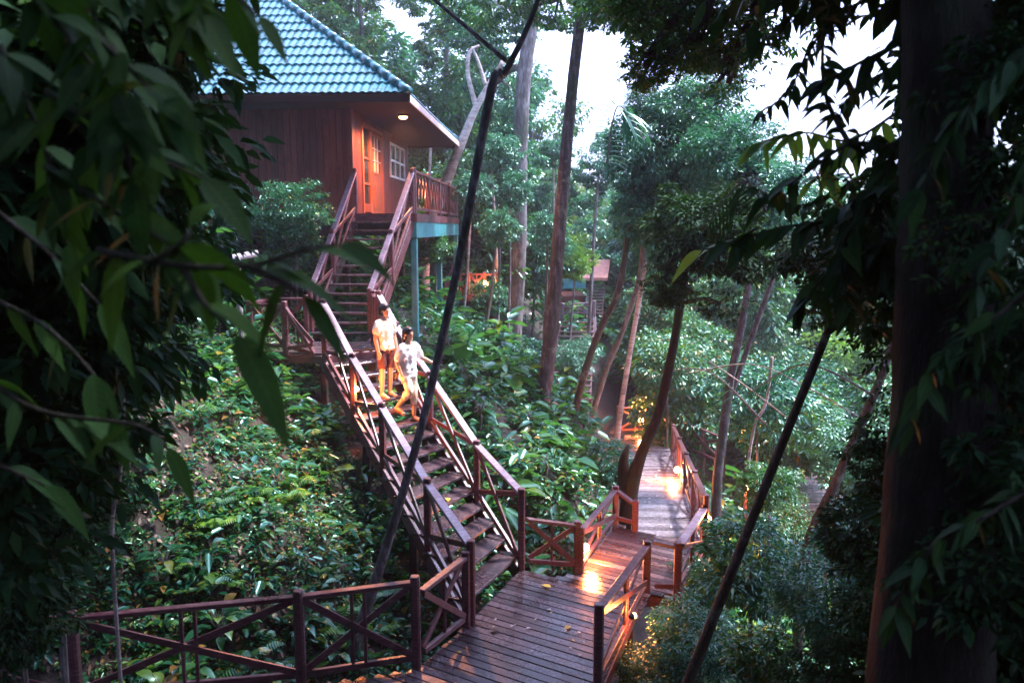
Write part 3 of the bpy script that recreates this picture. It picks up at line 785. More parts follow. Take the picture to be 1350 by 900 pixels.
# ------------------------------------------------------------------ foliage generators
def unit(v): return v / np.maximum(np.linalg.norm(v, axis=-1, keepdims=True), 1e-9)
def leaves(pos, ax, nrm, L, W, droop=None, seg=0):
    """returns verts, quads for N leaves. seg=0: folded hexagon (2 quads)."""
    N = len(pos); ax = unit(ax); sd = unit(np.cross(ax, nrm)); nn = np.cross(sd, ax)
    L = np.broadcast_to(L, (N,))[:, None]; W = np.broadcast_to(W, (N,))[:, None]
    dr = np.zeros((N, 1)) if droop is None else np.broadcast_to(droop, (N,))[:, None]
    dn = np.array([[0, 0, -1.0]])
    def at(t): return pos + ax * L * t + dn * dr * L * t * t
    if seg == 0:
        f = .10
        v = np.stack([at(0), at(.32) + sd * W * .5 + nn * W * f, at(.66) + sd * W * .40 + nn * W * f, at(1.0), at(.66) - sd * W * .40 + nn * W * f, at(.32) - sd * W * .5 + nn * W * f], 1)
        q = np.array([[0, 1, 2, 3], [0, 3, 4, 5]])
        k = 6
    else:
        rows = []
        for i in range(seg + 1):
            t = i / seg
            wd = (math.sin(math.pi * min(1, t * 1.02) ** .78) ** .9 if 0 < t < 1 else 0.02) * .5
            c_ = at(t)
            rows += [c_ + sd * W * wd + nn * W * wd * .22, c_, c_ - sd * W * wd + nn * W * wd * .22]
        v = np.stack(rows, 1); q = []
        for i in range(seg):
            a = i * 3
            q += [[a, a + 1, a + 4, a + 3], [a + 1, a + 2, a + 5, a + 4]]
        q = np.array(q); k = 3 * (seg + 1)
    Q = (q[None] + (np.arange(N) * k)[:, None, None]).reshape(-1, 4)
    return v.reshape(-1, 3), Q
def vein_attr(o, N, seg):
    row = []
    for i in range(seg + 1): row += [(1, i / seg, 0), (0, i / seg, 0), (1, i / seg, 0)]
    a = o.data.attributes.new('leafuv', 'FLOAT_VECTOR', 'POINT')
    a.data.foreach_set('vector', np.tile(np.array(row, dtype=np.float32), (N, 1)).ravel())
def cat(parts):
    V = []; Q = []; b = 0
    for v, q in parts:
        V.append(v); Q.append(q + b); b += len(v)
    return np.concatenate(V), np.concatenate(Q)
def crown_data(nclump, per, leaf, seed, tall=1.0, seg=0, clump=.2, hollow=.45, flat=.6, aspect=.45):
    g = np.random.default_rng(seed)
    d = unit(g.normal(size=(nclump, 3))); rad = (hollow + (1 - hollow) * g.random(nclump) ** .5)
    rad *= 1 + .18 * np.sin(d[:, 0] * 5 + seed) * np.sin(d[:, 2] * 6 + d[:, 1] * 4)
    cc = d * rad[:, None]
    cr = clump * (.6 + .9 * g.random(nclump))
    c_ = np.repeat(cc, per, 0); r_ = np.repeat(cr, per)
    off = unit(g.normal(size=(len(c_), 3))) * (g.random(len(c_)) ** .45)[:, None] * r_[:, None]
    off[:, 2] *= flat
    pos = c_ + off
    ax = unit(off + .35 * unit(c_) * r_[:, None]) + g.normal(size=pos.shape) * .35; ax[:, 2] -= .25
    nr = g.normal(size=pos.shape) * .55 + np.array([0, 0, 1.0])
    L = leaf * (.6 + .8 * g.random(len(pos)))
    pos[:, 2] *= tall
    return leaves(pos, ax, nr, L, L * aspect, .35, seg)
def mesh_only(name, v, q, mat):
    o = npmesh(name, v, q, mat); me = o.data; bpy.data.objects.remove(o); return me
CR = {}
def crown_mesh(kind, mat):
    k = (kind, mat)
    if k not in CR:
        spec = {'fine1': (150, 85, .070, 1), 'fine2': (130, 95, .075, 2), 'fine3': (190, 70, .062, 3), 'open': (70, 90, .085, 4), 'big1': (60, 24, .17, 5), 'big2': (48, 26, .20, 6), 'sparse': (26, 26, .15, 8), 'mid1': (110, 50, .105, 9), 'mid2': (90, 60, .11, 10)}[kind]
        v, q = crown_data(spec[0], spec[1], spec[2], spec[3], clump={'open': .17, 'sparse': .2}.get(kind, .22), seg=3 if kind.startswith('big') or kind == 'sparse' else 0, hollow=.25 if kind != 'open' else .5)
        CR[k] = mesh_only('crown_' + kind, v, q, LEAF[mat])
    return CR[k]
def crown(parent, kind, mat, c, rx, ry=None, rz=None, name='crown'):
    o = bpy.data.objects.new(name, crown_mesh(kind, mat)); COL.objects.link(o)
    o.parent = parent
    o.location = Vector(c) - parent.location
    o.scale = (rx, ry or rx, rz or rx)
    o.rotation_euler = (random.uniform(-.2, .2), random.uniform(-.2, .2), random.uniform(0, 6.28))
    return o
def smooth_path(pts, n=5):
    pts = [Vector(p) for p in pts]; out = []
    for i in range(len(pts) - 1):
        p0, p1, p2, p3 = pts[max(i - 1, 0)], pts[i], pts[i + 1], pts[min(i + 2, len(pts) - 1)]
        for k in range(n):
            t = k / n
            out.append(.5 * ((2 * p1) + (p2 - p0) * t + (2 * p0 - 5 * p1 + 4 * p2 - p3) * t * t + (3 * p1 - p0 - 3 * p2 + p3) * t ** 3))
    out.append(pts[-1]); return out
def trunk_tube(pts, r, n=10, wob=.1, seed=1):
    sp = smooth_path(pts, 6); m = len(sp); mb = MB()
    rr = np.interp(np.linspace(0, 1, m), np.linspace(0, 1, len(r)), r)
    mb.tube(sp, list(rr), n, wob, seed)
    return mb
def tree(name, label, cat_, trunk, r, bk, crowns=(), mat='mid', group=None, rooted=True, limbs=True, extra=()):
    pts = [PD(*p) for p in trunk]       # from the foot upwards
    if rooted:
        p = pts[0]; pts = [Vector((p.x, p.y, min(G(p.x, p.y) - .3, p.z - .2)))] + pts
    t_ = thing(name, pts[0], label, cat_, group)
    trunk_tube(pts, r, 12, .08, sum(map(ord, label)) % 99).build('trunk', BARK[bk], t_, True)
    for (e_pts, er) in extra:
        trunk_tube([PD(*p) for p in e_pts], er, 8, .08).build('branch', BARK[bk], t_, True)
    top = pts[-1]
    for c_ in crowns:
        px, py, d, rr, kd = c_[:5]
        rz = c_[5] if len(c_) > 5 else rr * .8
        mt = c_[6] if len(c_) > 6 else mat
        cpt = PD(px, py, d)
        crown(t_, kd, mt, cpt, rr, rr, rz)
        if limbs:
            # nearest point on trunk as the limb's origin, then a few twigs inside the crown
            o_ = min(pts[1:], key=lambda q_: (q_ - cpt).length) if len(pts) > 1 else top
            mid = o_.lerp(cpt, .5) + Vector((random.uniform(-.2, .2), random.uniform(-.2, .2), .15 * rr))
            br_ = trunk_tube([o_, mid, cpt], [r[-1] * .8, r[-1] * .55, r[-1] * .3], 7)
            for k in range(5):
                dd = Vector((random.gauss(0, 1), random.gauss(0, 1), random.gauss(.2, .7))).normalized()
                br_.tube([mid.lerp(cpt, random.random()), cpt + dd * rr * .45, cpt + dd * rr * .85 + Vector((0, 0, -.05 * rr))], [r[-1] * .35, r[-1] * .2, r[-1] * .06], 5)
            br_.build('branch', BARK[bk], t_, True)
    return t_

# ------------------------------------------------------------------ main trees (photo survey: px,row,distance)
tree('slender_tree', 'thin leaning trunk crossing in front of the stair, with a knuckle near the top', 'tree',
     [(462, 868, 9.45), (487, 790, 9.3), (512, 712, 9.15), (556, 560, 8.9), (604, 350, 8.4), (648, 118, 7.9), (664, 98, 7.9), (690, 48, 7.8), (716, -20, 7.7), (760, -180, 7.6)],
     [.10, .088, .07, .056, .048, .046, .046, .033, .027, .024, .02], 'grey2', [(820, -270, 7.8, 1.3, 'big1')], 'dark', limbs=True,
     extra=[([(667, 80, 7.9), (620, 40, 8.3), (573, 0, 8.6), (530, -40, 8.8)], [.024, .022, .018, .015])])
tree('rainforest_tree', 'tall straight pinkish-brown trunk in the middle of the view', 'tree',
     [(716, 530, 19), (728, 420, 19), (741, 260, 19), (754, 120, 19), (768, 0, 19), (780, -120, 19)], [.24, .19, .17, .15, .135, .12, .11], 'brown',
     [(725, 5, 20.5, 1.0, 'open', .6), (800, 0, 18.5, 1.0, 'open', .5), (870, -30, 18, 1.8, 'open', 1.0), (640, -40, 20, 1.8, 'open', 1.2)], 'mid')
tree('rainforest_tree', 'broad pale trunk behind the straight middle trunk', 'tree',
     [(676, 470, 27), (684, 330, 27), (686, 200, 27), (692, 90, 27), (706, 0, 27), (712, -90, 27)], [.32, .28, .26, .25, .24, .22, .2], 'grey',
     [(665, 220, 28, 1.3, 'open', 1.4), (655, 110, 29, 1.3, 'open', 1.3), (640, 20, 28, 1.6, 'open', 1.2), (700, 330, 29, 1.5, 'fine2', 1.2)], 'teal')
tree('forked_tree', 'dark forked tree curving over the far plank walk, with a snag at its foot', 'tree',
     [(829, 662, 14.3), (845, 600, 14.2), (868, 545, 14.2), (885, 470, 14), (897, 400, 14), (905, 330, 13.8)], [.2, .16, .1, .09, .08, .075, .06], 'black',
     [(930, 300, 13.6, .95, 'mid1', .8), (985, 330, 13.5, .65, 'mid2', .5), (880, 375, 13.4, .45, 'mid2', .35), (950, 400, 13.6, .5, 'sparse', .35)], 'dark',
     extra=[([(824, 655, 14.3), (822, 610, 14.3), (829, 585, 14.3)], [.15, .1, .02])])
tree('leaning_tree', 'slim pale-edged trunk leaning right above the far walk', 'tree',
     [(756, 592, 21), (777, 556, 21), (800, 485, 21), (820, 438, 21), (842, 370, 21), (850, 300, 21)], [.1, .09, .08, .075, .07, .065, .06], 'grey',
     [(865, 280, 21.5, 1.2, 'fine3', 1.1)], 'teal')
tree('leaning_tree', 'dark trunk crossing the pale-edged leaning trunk', 'tree',
     [(750, 575, 19.6), (772, 488, 19.5), (793, 430, 19.5), (815, 385, 19.4), (828, 310, 19.3), (836, 230, 19.3)], [.1, .09, .085, .08, .075, .07, .06], 'dark',
     [(868, 205, 19.6, 1.2, 'fine1', 1.3), (915, 165, 20, 1.25, 'fine2', 1.1), (905, 240, 20, 1.4, 'fine3', 1.4), (850, 280, 19.5, .9, 'fine2', .8), (935, 110, 20, .8, 'fine1', .5), (850, 135, 20, .6, 'fine3', .45)], 'teal')
tree('slender_tree', 'slender tree with airy leaves in the bright sky gap', 'tree', [(775, 470, 30), (782, 330, 30), (790, 220, 30)], [.1, .08, .06, .04], 'grey', [(792, 215, 30, 1.0, 'open', .9), (770, 250, 30.5, .9, 'open', .7), (815, 190, 30, .8, 'open', .7)], 'teal')
tree('white_stemmed_tree', 'thin whitish banded trunk left of the far walk', 'tree',
     [(814, 580, 23), (820, 530, 23), (831, 462, 23), (846, 375, 23), (856, 290, 23)], [.09, .085, .08, .075, .07, .06], 'pale', [(870, 330, 23, 1.1, 'mid1', .9)], 'teal')
tree('twin_trunk_tree', 'brown trunk right of the far walk with a paler twin trunk', 'tree',
     [(946, 630, 17.5), (953, 575, 17.5), (963, 500, 17.5), (977, 433, 17.5), (991, 350, 17.5), (1003, 270, 17.5)], [.12, .11, .1, .09, .08, .075, .06], 'brown',
     [(1010, 250, 17.5, 1.0, 'mid1', .8), (960, 200, 18, 1.0, 'fine2', .8)], 'teal',
     extra=[([(957, 540, 17.5), (980, 475, 17.6), (998, 425, 17.7), (1026, 345, 17.9), (1040, 270, 18)], [.06, .06, .06, .055, .045])])
tree('slender_tree', 'thin dark straight trunk leaning right with a leafy head, right of the walks', 'tree',
     [(855, 1040, 8.0), (905, 905, 8.15), (962, 760, 8.3), (1025, 600, 8.4), (1090, 440, 8.5)], [.075, .07, .065, .055, .05, .045], 'dark',
     [(1105, 380, 8.5, .42, 'big1', .42), (1135, 320, 8.5, .5, 'big2', .4), (1085, 410, 8.5, .25, 'sparse', .22), (1060, 340, 8.6, .35, 'big1', .3)], 'dark')
tree('slender_tree', 'dark leaning stem with a drooping side branch left of the huge trunk', 'tree',
     [(1060, 740, 14), (1100, 640, 14), (1135, 560, 14), (1168, 480, 14), (1183, 415, 14), (1190, 330, 14)], [.11, .1, .09, .08, .07, .06, .05], 'dark',
     [(1190, 320, 14, .8, 'mid1', .7), (1130, 500, 13.8, .35, 'sparse', .2)], 'dark')
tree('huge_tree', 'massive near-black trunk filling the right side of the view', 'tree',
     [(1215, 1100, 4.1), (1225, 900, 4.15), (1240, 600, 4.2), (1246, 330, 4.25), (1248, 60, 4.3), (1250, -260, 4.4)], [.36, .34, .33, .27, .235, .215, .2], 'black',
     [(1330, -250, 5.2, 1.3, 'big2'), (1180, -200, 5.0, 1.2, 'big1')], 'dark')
tree('bare_tree', 'pinkish pale bare trunk with forked limbs behind the eave', 'tree',
     [(560, 330, 26), (590, 236, 26), (612, 180, 26), (630, 138, 26), (664, 80, 26)], [.22, .2, .17, .14, .11, .07], 'pale', [], limbs=False,
     extra=[([(628, 142, 26), (617, 100, 26), (619, 70, 26), (632, 60, 26)], [.09, .07, .06, .03]), ([(640, 112, 26), (630, 80, 26), (622, 62, 26)], [.07, .05, .03]), ([(563, 330, 28.5), (566, 240, 28.5), (568, 190, 28.5)], [.06, .05, .05])])
tree('thin_stem', 'thin pale banded stem standing on the dark left slope', 'sapling',
     [(149, 745, 6.3), (157, 640, 6.3), (163, 560, 6.3), (162, 480, 6.3), (165, 400, 6.4)], [.016, .016, .015, .014, .012, .008], 'pale', [(168, 380, 6.4, .25, 'sparse', .2)], 'near')
for i, (x0, y0, x1, y1, d) in enumerate([(606, 470, 622, 250, 24), (640, 440, 655, 300, 23), (652, 520, 660, 200, 25), (658, 480, 648, 210, 26), (668, 500, 672, 250, 24.5), (700, 470, 707, 260, 30), (725, 420, 730, 200, 30), (636, 425, 640, 390, 25), (715, 470, 722, 300, 26), (668, 440, 676, 150, 31)]):
    tree('thin_stem', 'thin upright thicket stem', 'sapling', [(x0, y0, d), ((x0 + x1) / 2 + 2, (y0 + y1) / 2, d), (x1, y1, d)], [.05, .045, .04, .03],
         ['pale', 'grey', 'brown'][i % 3], [(x1 + 3, y1, d, .6, 'mid1', .6)], 'teal', group='thin stems in the thicket')

# backdrop trees: (px, top row, distance, radius, material)
bgt = [(60, -60, 24, 4.0, 'dark'), (180, -120, 28, 4.5, 'dark'), (390, -30, 33, 3.0, 'mid'), (440, 20, 36, 3.4, 'teal'), (505, 100, 34, 2.6, 'mid'), (545, 60, 40, 3.2, 'teal'), (470, -90, 31, 1.6, 'mid'),
       (600, 130, 36, 2.6, 'mid'), (640, 60, 38, 2.6, 'teal'), (590, -60, 34, 1.9, 'mid'), (700, 100, 42, 2.6, 'mid'), (745, 262, 40, 2.4, 'teal'), (800, 285, 42, 2.4, 'mid'), (640, 200, 30, 2.2, 'mid'), (585, 230, 32, 2.0, 'lime'),
       (875, 210, 42, 2.6, 'teal'), (900, 120, 36, 3.2, 'teal'), (960, 175, 34, 2.6, 'teal'), (1010, 210, 38, 3.0, 'mid'), (1075, 270, 40, 3.2, 'mid'), (1140, 250, 44, 4.0, 'teal'), (1220, 230, 40, 3.6, 'mid'), (1310, 220, 38, 4.0, 'teal'),
       (1110, 410, 48, 3.2, 'lime'), (1060, 430, 40, 2.6, 'lime'), (1160, 440, 52, 3.5, 'lime'), (1000, 330, 30, 2.0, 'mid'), (1050, 470, 28, 2.0, 'teal'), (905, 420, 26, 1.6, 'mid'), (715, 290, 38, 2.0, 'lime'), (880, 350, 30, 1.6, 'mid'), (1180, 330, 34, 3, 'mid'), (1300, 380, 28, 3, 'dark'), (1240, 480, 24, 2.4, 'mid'), (1330, 560, 20, 2.4, 'dark')]
lab = {'dark': 'dark dense', 'mid': 'mid green', 'teal': 'blue-green', 'lime': 'bright lime'}
kinds = ['fine1', 'mid2', 'fine3', 'fine2', 'mid1']
for i, (px, top, d, rr, mt) in enumerate(bgt):
    ctop = PD(px, top, d) - Vector((0, 0, rr * .8))
    gz = G(ctop.x, d)
    t_ = thing('forest_tree', (ctop.x, d, gz), '%s backdrop tree' % lab[mt], 'tree', 'backdrop trees, ' + lab[mt])
    H = max(ctop.z - gz, rr)
    lean = random.uniform(-.5, .5)
    trunk_tube([(ctop.x + lean, d, gz - .3), (ctop.x + lean * .5, d, gz + H * .5), tuple(ctop)], [.05 + rr * .07, rr * .06, rr * .035], 8).build('trunk', BARK[random.choice(['grey', 'brown', 'grey'])], t_, True)
    crown(t_, 'open' if top < 160 and 360 < px < 1000 else kinds[i % 5], mt, ctop, rr, rr, rr * .85)
    z = ctop.z - rr * 1.2; k = 1
    while z > gz + .5 and k < 5:
        ox = random.uniform(-.4, .4) * rr
        crown(t_, 'open' if top < 160 and 360 < px < 1000 and k < 2 else kinds[(i + k) % 5], mt, (ctop.x + ox, d + random.uniform(-.5, .5), z), rr * random.uniform(.8, 1.05), None, rr * .85)
        z -= rr * 1.35; k += 1

# far-off wood
g = np.random.default_rng(5)
N = 52000
th = g.uniform(-.85, .85, N); dd = g.uniform(50, 74, N); xx = dd * np.tan(th) * .95
topz = 5 + dd * np.interp(xx / dd, [-.9, -.3, -.05, .08, .12, .25, .35, .6, .9], [.20, .16, .08, .05, .045, .05, .03, .05, .08]) + 1.2 * np.sin(xx * .7) + .8 * np.sin(xx * 1.9 + dd)
gz = ground(xx, dd, False)
zz = gz + (topz - gz) * g.random(N) ** .75
pos = np.stack([xx, dd, zz], 1) + g.normal(size=(N, 3)) * .4
ax = g.normal(size=(N, 3)); nr = g.normal(size=(N, 3)) + np.array([0, -.5, .8])
v, q_ = leaves(pos, ax, nr, g.uniform(.5, 1.1, N), g.uniform(.3, .5, N), .2)
tag(npmesh('distant_wood', v, q_, LEAF['mid']), 'hazy green wooded hillside closing the valley', 'woodland', kind='stuff')

# ------------------------------------------------------------------ undergrowth
def excluded(x, y, stairs=False):
    e = np.zeros(len(x), bool)
    for pg in ([polyA, polyB, polyC] + ([] if not stairs else [polyL, [(L0.x - .1, L0.y - .1), (R0.x + .05, R0.y), (R1.x, R1.y), (L1.x - .1, L1.y)], [(UL0.x, UL0.y), (UR0.x, UR0.y), (UR1.x, UR1.y), (UL1.x, UL1.y)]])):
        c_ = np.mean(np.array([p[:2] for p in pg]), 0)
        pg2 = [(c_[0] + (p[0] - c_[0]) * 1.08, c_[1] + (p[1] - c_[1]) * 1.04) for p in pg]
        e |= inpoly(pg2, x, y)
    e |= (y < 8.1) & (x > -1.5) & (x < 1.2)
    e |= inpoly([(1.9, 15), (2.5, 29), (5.8, 29), (3.6, 12)], x, y)
    return e
def undergrowth(N, y0, y1, s0, s1, nl, mat, name, label, seed, xr=(-1, 1), wid=.85):
    g = np.random.default_rng(seed)
    y = np.exp(g.uniform(math.log(y0), math.log(y1), N)); x = g.uniform(xr[0], xr[1], N) * (y * wid + 1.5)
    patch = np.sin(x * 1.3 + 2) * np.sin(y * 1.1 + x * .4) + .6 * np.sin(x * 3.1 + y * 2.3)
    ok = ~excluded(x, y, s0 > .15) & (patch + g.random(N) * 1.9 > .15)
    x, y = x[ok], y[ok]; n = len(x); z = ground(x, y)
    sc = np.exp(g.normal(0, .4, n)) * np.interp(y, [y0, y1], [s0, s1])
    hgt = sc * g.uniform(.3, 2.4, n)
    idx = np.repeat(np.arange(n), nl); m_ = len(idx)
    az = g.uniform(0, 2 * math.pi, m_); el = g.uniform(-.15, .9, m_)
    k = np.tile(np.linspace(.25, 1, nl), n)
    base = np.stack([x[idx], y[idx], z[idx] + hgt[idx] * k], 1)
    d_ = np.stack([np.cos(az) * np.cos(el), np.sin(az) * np.cos(el), np.sin(el)], 1)
    base += d_ * (sc[idx] * .25)[:, None]
    L = sc[idx] * g.uniform(.7, 1.3, m_)
    nr = np.stack([g.normal(0, .3, m_), g.normal(0, .3, m_), np.ones(m_)], 1)
    v, q_ = leaves(base, d_, nr, L, L * np.repeat(g.uniform(.28, .62, n), nl), .45)
    tag(npmesh(name, v, q_, LEAF[mat]), label, 'undergrowth', kind='stuff')
undergrowth(42000, 6.5, 28, .055, .12, 8, 'under', 'undergrowth', 'low leafy ground cover on the slopes', 21)
undergrowth(13000, 7, 45, .085, .28, 8, 'teal', 'undergrowth', 'taller blue-green ground plants on the slopes', 22)
undergrowth(5000, 12, 50, .2, .5, 10, 'mid', 'undergrowth', 'bushy ground plants deeper in the forest', 23)
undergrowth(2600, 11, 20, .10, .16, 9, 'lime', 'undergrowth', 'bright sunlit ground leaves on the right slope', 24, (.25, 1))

LEAF['litter'] = leaf_mat('leaf_litter_dry', [(0, (.03, .018, .010)), (.5, (.09, .045, .022)), (.85, (.17, .09, .05)), (.97, (.26, .13, .10)), (1, (.5, .3, .05))], rough=.5, trans=.05, spec=.4, stint=(1, 1, 1))
g = np.random.default_rng(61); N = 38000
y = np.exp(g.uniform(math.log(6.3), math.log(30), N)); x = g.uniform(-1, 1, N) * (y * .85 + 1)
ok = ~excluded(x, y); x, y = x[ok], y[ok]; n = len(x)
az = g.uniform(0, 6.28, n); pos = np.stack([x, y, ground(x, y) + .015 + .02 * g.random(n)], 1)
gxn = (ground(x + .1, y) - ground(x - .1, y)) / .2; gyn = (ground(x, y + .1) - ground(x, y - .1)) / .2
nr = np.stack([-gxn, -gyn, np.ones(n)], 1) + g.normal(0, .25, (n, 3))
v, q_ = leaves(pos, np.stack([np.cos(az), np.sin(az), gxn * np.cos(az) + gyn * np.sin(az)], 1), nr, g.uniform(.05, .13, n), g.uniform(.025, .06, n), .0)
tag(npmesh('fallen_leaf_litter', v, q_, LEAF['litter']), 'brown fallen leaf litter on the forest floor', 'leaf litter', kind='stuff')
def fern_patch(N, mat, seed, y0, y1):
    g = np.random.default_rng(seed); P = []; A = []; L = []
    y = np.exp(g.uniform(math.log(y0), math.log(y1), N)); x = g.uniform(-1, 1, N) * (y * .8 + 1)
    ok = ~excluded(x, y); x, y = x[ok], y[ok]; z = ground(x, y)
    nf, nl_ = 6, 11
    for i in range(len(x)):
        S_ = g.uniform(.16, .42); a0 = g.uniform(0, 6.28)
        for f in range(nf):
            a = a0 + f * 6.28 / nf + g.normal(0, .2); d = np.array([math.cos(a), math.sin(a), 0]); sd_ = np.array([-d[1], d[0], 0])
            t = np.linspace(.15, 1, nl_)[:, None]; hh = g.uniform(.5, 1.1)
            c_ = np.array([x[i], y[i], z[i]]) + d * t * S_ + np.array([0, 0, 1.0]) * (hh * np.sin(t * 2.3) * S_ * .6 + .03)
            for sg in (-1, 1):
                P.append(c_); A.append(sd_ * sg + d * .35 + np.array([0, 0, -.15]) + 0 * c_); L.append((S_ * .42 * np.sin(.35 + t * 2.6)).ravel())
    P = np.concatenate(P); A = np.concatenate(A); L = np.concatenate(L)
    v, q_ = leaves(P, A, np.tile([[0, 0, 1.0]], (len(P), 1)), L, L * .22 + .006, .2)
    tag(npmesh('fern_cover', v, q_, LEAF[mat]), 'fine fern cover scattered over the slopes', 'ferns', kind='stuff')
fern_patch(420, 'mid', 71, 7, 24)
fern_patch(110, 'lime', 72, 7, 20)
# broad-leaved plants, each a thing
PLM = []
for s_ in range(4):
    g = np.random.default_rng(40 + s_); n = 11 + s_ * 3
    az = np.arange(n) * 2.399 + g.normal(0, .2, n); el = g.uniform(.15, 1.0, n)
    d_ = np.stack([np.cos(az) * np.cos(el), np.sin(az) * np.cos(el), np.sin(el)], 1)
    base = d_ * g.uniform(.15, .5, n)[:, None] + np.array([0, 0, .12]) * np.arange(n)[:, None] / n * 3
    v, q_ = leaves(base, d_, np.tile([[0, 0, 1.0]], (n, 1)), g.uniform(.45, .75, n), g.uniform(.2, .32, n), .55, 6)
    st_ = MB()
    for b_ in base: st_.tube([(0, 0, -.1), tuple(b_ * .55 + np.array([0, 0, .08])), tuple(b_)], [.012, .01, .006], 5)
    st_mesh = bpy.data.meshes.new('stem'); st_mesh.from_pydata(st_.v, [], st_.f); st_mesh.materials.append(BARK['grey'])
    PLM.append((mesh_only('plant_leaves', v, q_, LEAF['under']), st_mesh, v, q_))
def plant(px, py, d, sc, label, mat='under', group='broad-leaved plants on the slopes'):
    p = PD(px, py, d); z = G(p.x, p.y)
    t_ = thing('broadleaf_plant', (p.x, p.y, z), label, 'plant', group)
    k = random.randrange(4)
    key = (k, mat)
    if key not in CR: CR[key] = PLM[k][0] if mat == 'under' else mesh_only('plant_leaves', PLM[k][2], PLM[k][3], LEAF[mat])
    o = bpy.data.objects.new('foliage', CR[key]); COL.objects.link(o); o.parent = t_
    s2 = bpy.data.objects.new('stem', PLM[k][1]); COL.objects.link(s2); s2.parent = t_
    H = min(max(p.z - z, 0), .55 * sc)
    o.location = (0, 0, max(0, H - .3 * sc)); sc *= .62; o.scale = (sc,) * 3; s2.location = (0, 0, max(0, H - .3 * sc)); s2.scale = (sc,) * 3
    if H > .5 * sc:
        MB().tube([(0, 0, -.1), (.03, 0, H * .5), (0, 0, H - .25 * sc)], [.03, .025, .015], 6).build('stalk', BARK['grey'], t_, local=True)
    o.rotation_euler = s2.rotation_euler = (0, 0, random.uniform(0, 6.28))
plant(310, 715, 8.2, .55, 'plant with one big pale ribbed leaf on the lower left slope')
plant(632, 465, 15.2, 1.0, 'pale broad-leaved rosette right of the walking couple')
plant(660, 520, 14.0, .8, 'lush blue-green leafy plant behind the reddish stair rail')
plant(255, 610, 9.4, .55, 'spiky light green plant on the left slope')
plant(540, 700, 10.0, .5, 'broad leaves poking out beside the thin leaning trunk')
plant(245, 770, 7.9, .35, 'small pale round-leaved plant low on the left slope')
for (px, py, d, s_) in [(120, 690, 7.5, 1.0), (200, 700, 8.0, .9), (165, 780, 7.3, .8), (395, 690, 9.3, .7), (440, 755, 9.2, .75), (280, 660, 8.9, .8), (350, 740, 8.6, .7), (330, 800, 8.6, .6), (240, 830, 8.4, .7), (210, 620, 9.2, .8), (350, 620, 10.5, .4), (300, 520, 12, .5), (250, 480, 13, .6), (360, 480, 13.5, .4), (330, 570, 11.5, .4), (60, 560, 8.5, .7), (420, 650, 10.8, .35)]:
    plant(px, py, d, s_, 'leafy plant left of the long stair', group='leafy plants left of the stair')
for (px, py, d, s_) in [(610, 440, 17, .9), (590, 420, 18.5, .9), (680, 560, 14.5, .6), (700, 500, 16.5, .8), (720, 580, 14.8, .6), (750, 620, 14.8, .5), (690, 620, 13, .5), (650, 600, 12.8, .45), (640, 560, 13.4, .6), (760, 560, 18, .7), (610, 500, 15.5, .7), (575, 470, 16, .7), (725, 640, 13.4, .4)]:
    plant(px, py, d, s_, 'leafy plant between long stair and lower walk', random.choice(['under', 'teal']), group='leafy plants on the middle bank')
for (px, py, d, s_) in [(1010, 690, 11, .9), (1040, 640, 13, 1.0), (985, 640, 14, .8), (960, 700, 12, .7), (1050, 720, 10, .7), (1090, 760, 9, .7), (1000, 780, 9.5, .6), (960, 820, 9, .5), (1120, 560, 16, 1.2), (1010, 570, 17, 1.0), (930, 780, 10.5, .5), (1150, 640, 14, 1.0)]:
    plant(px, py, d, s_, 'leafy plant on the slope right of the walks', random.choice(['lime', 'teal', 'mid', 'lime']), group='leafy plants right of the walks')

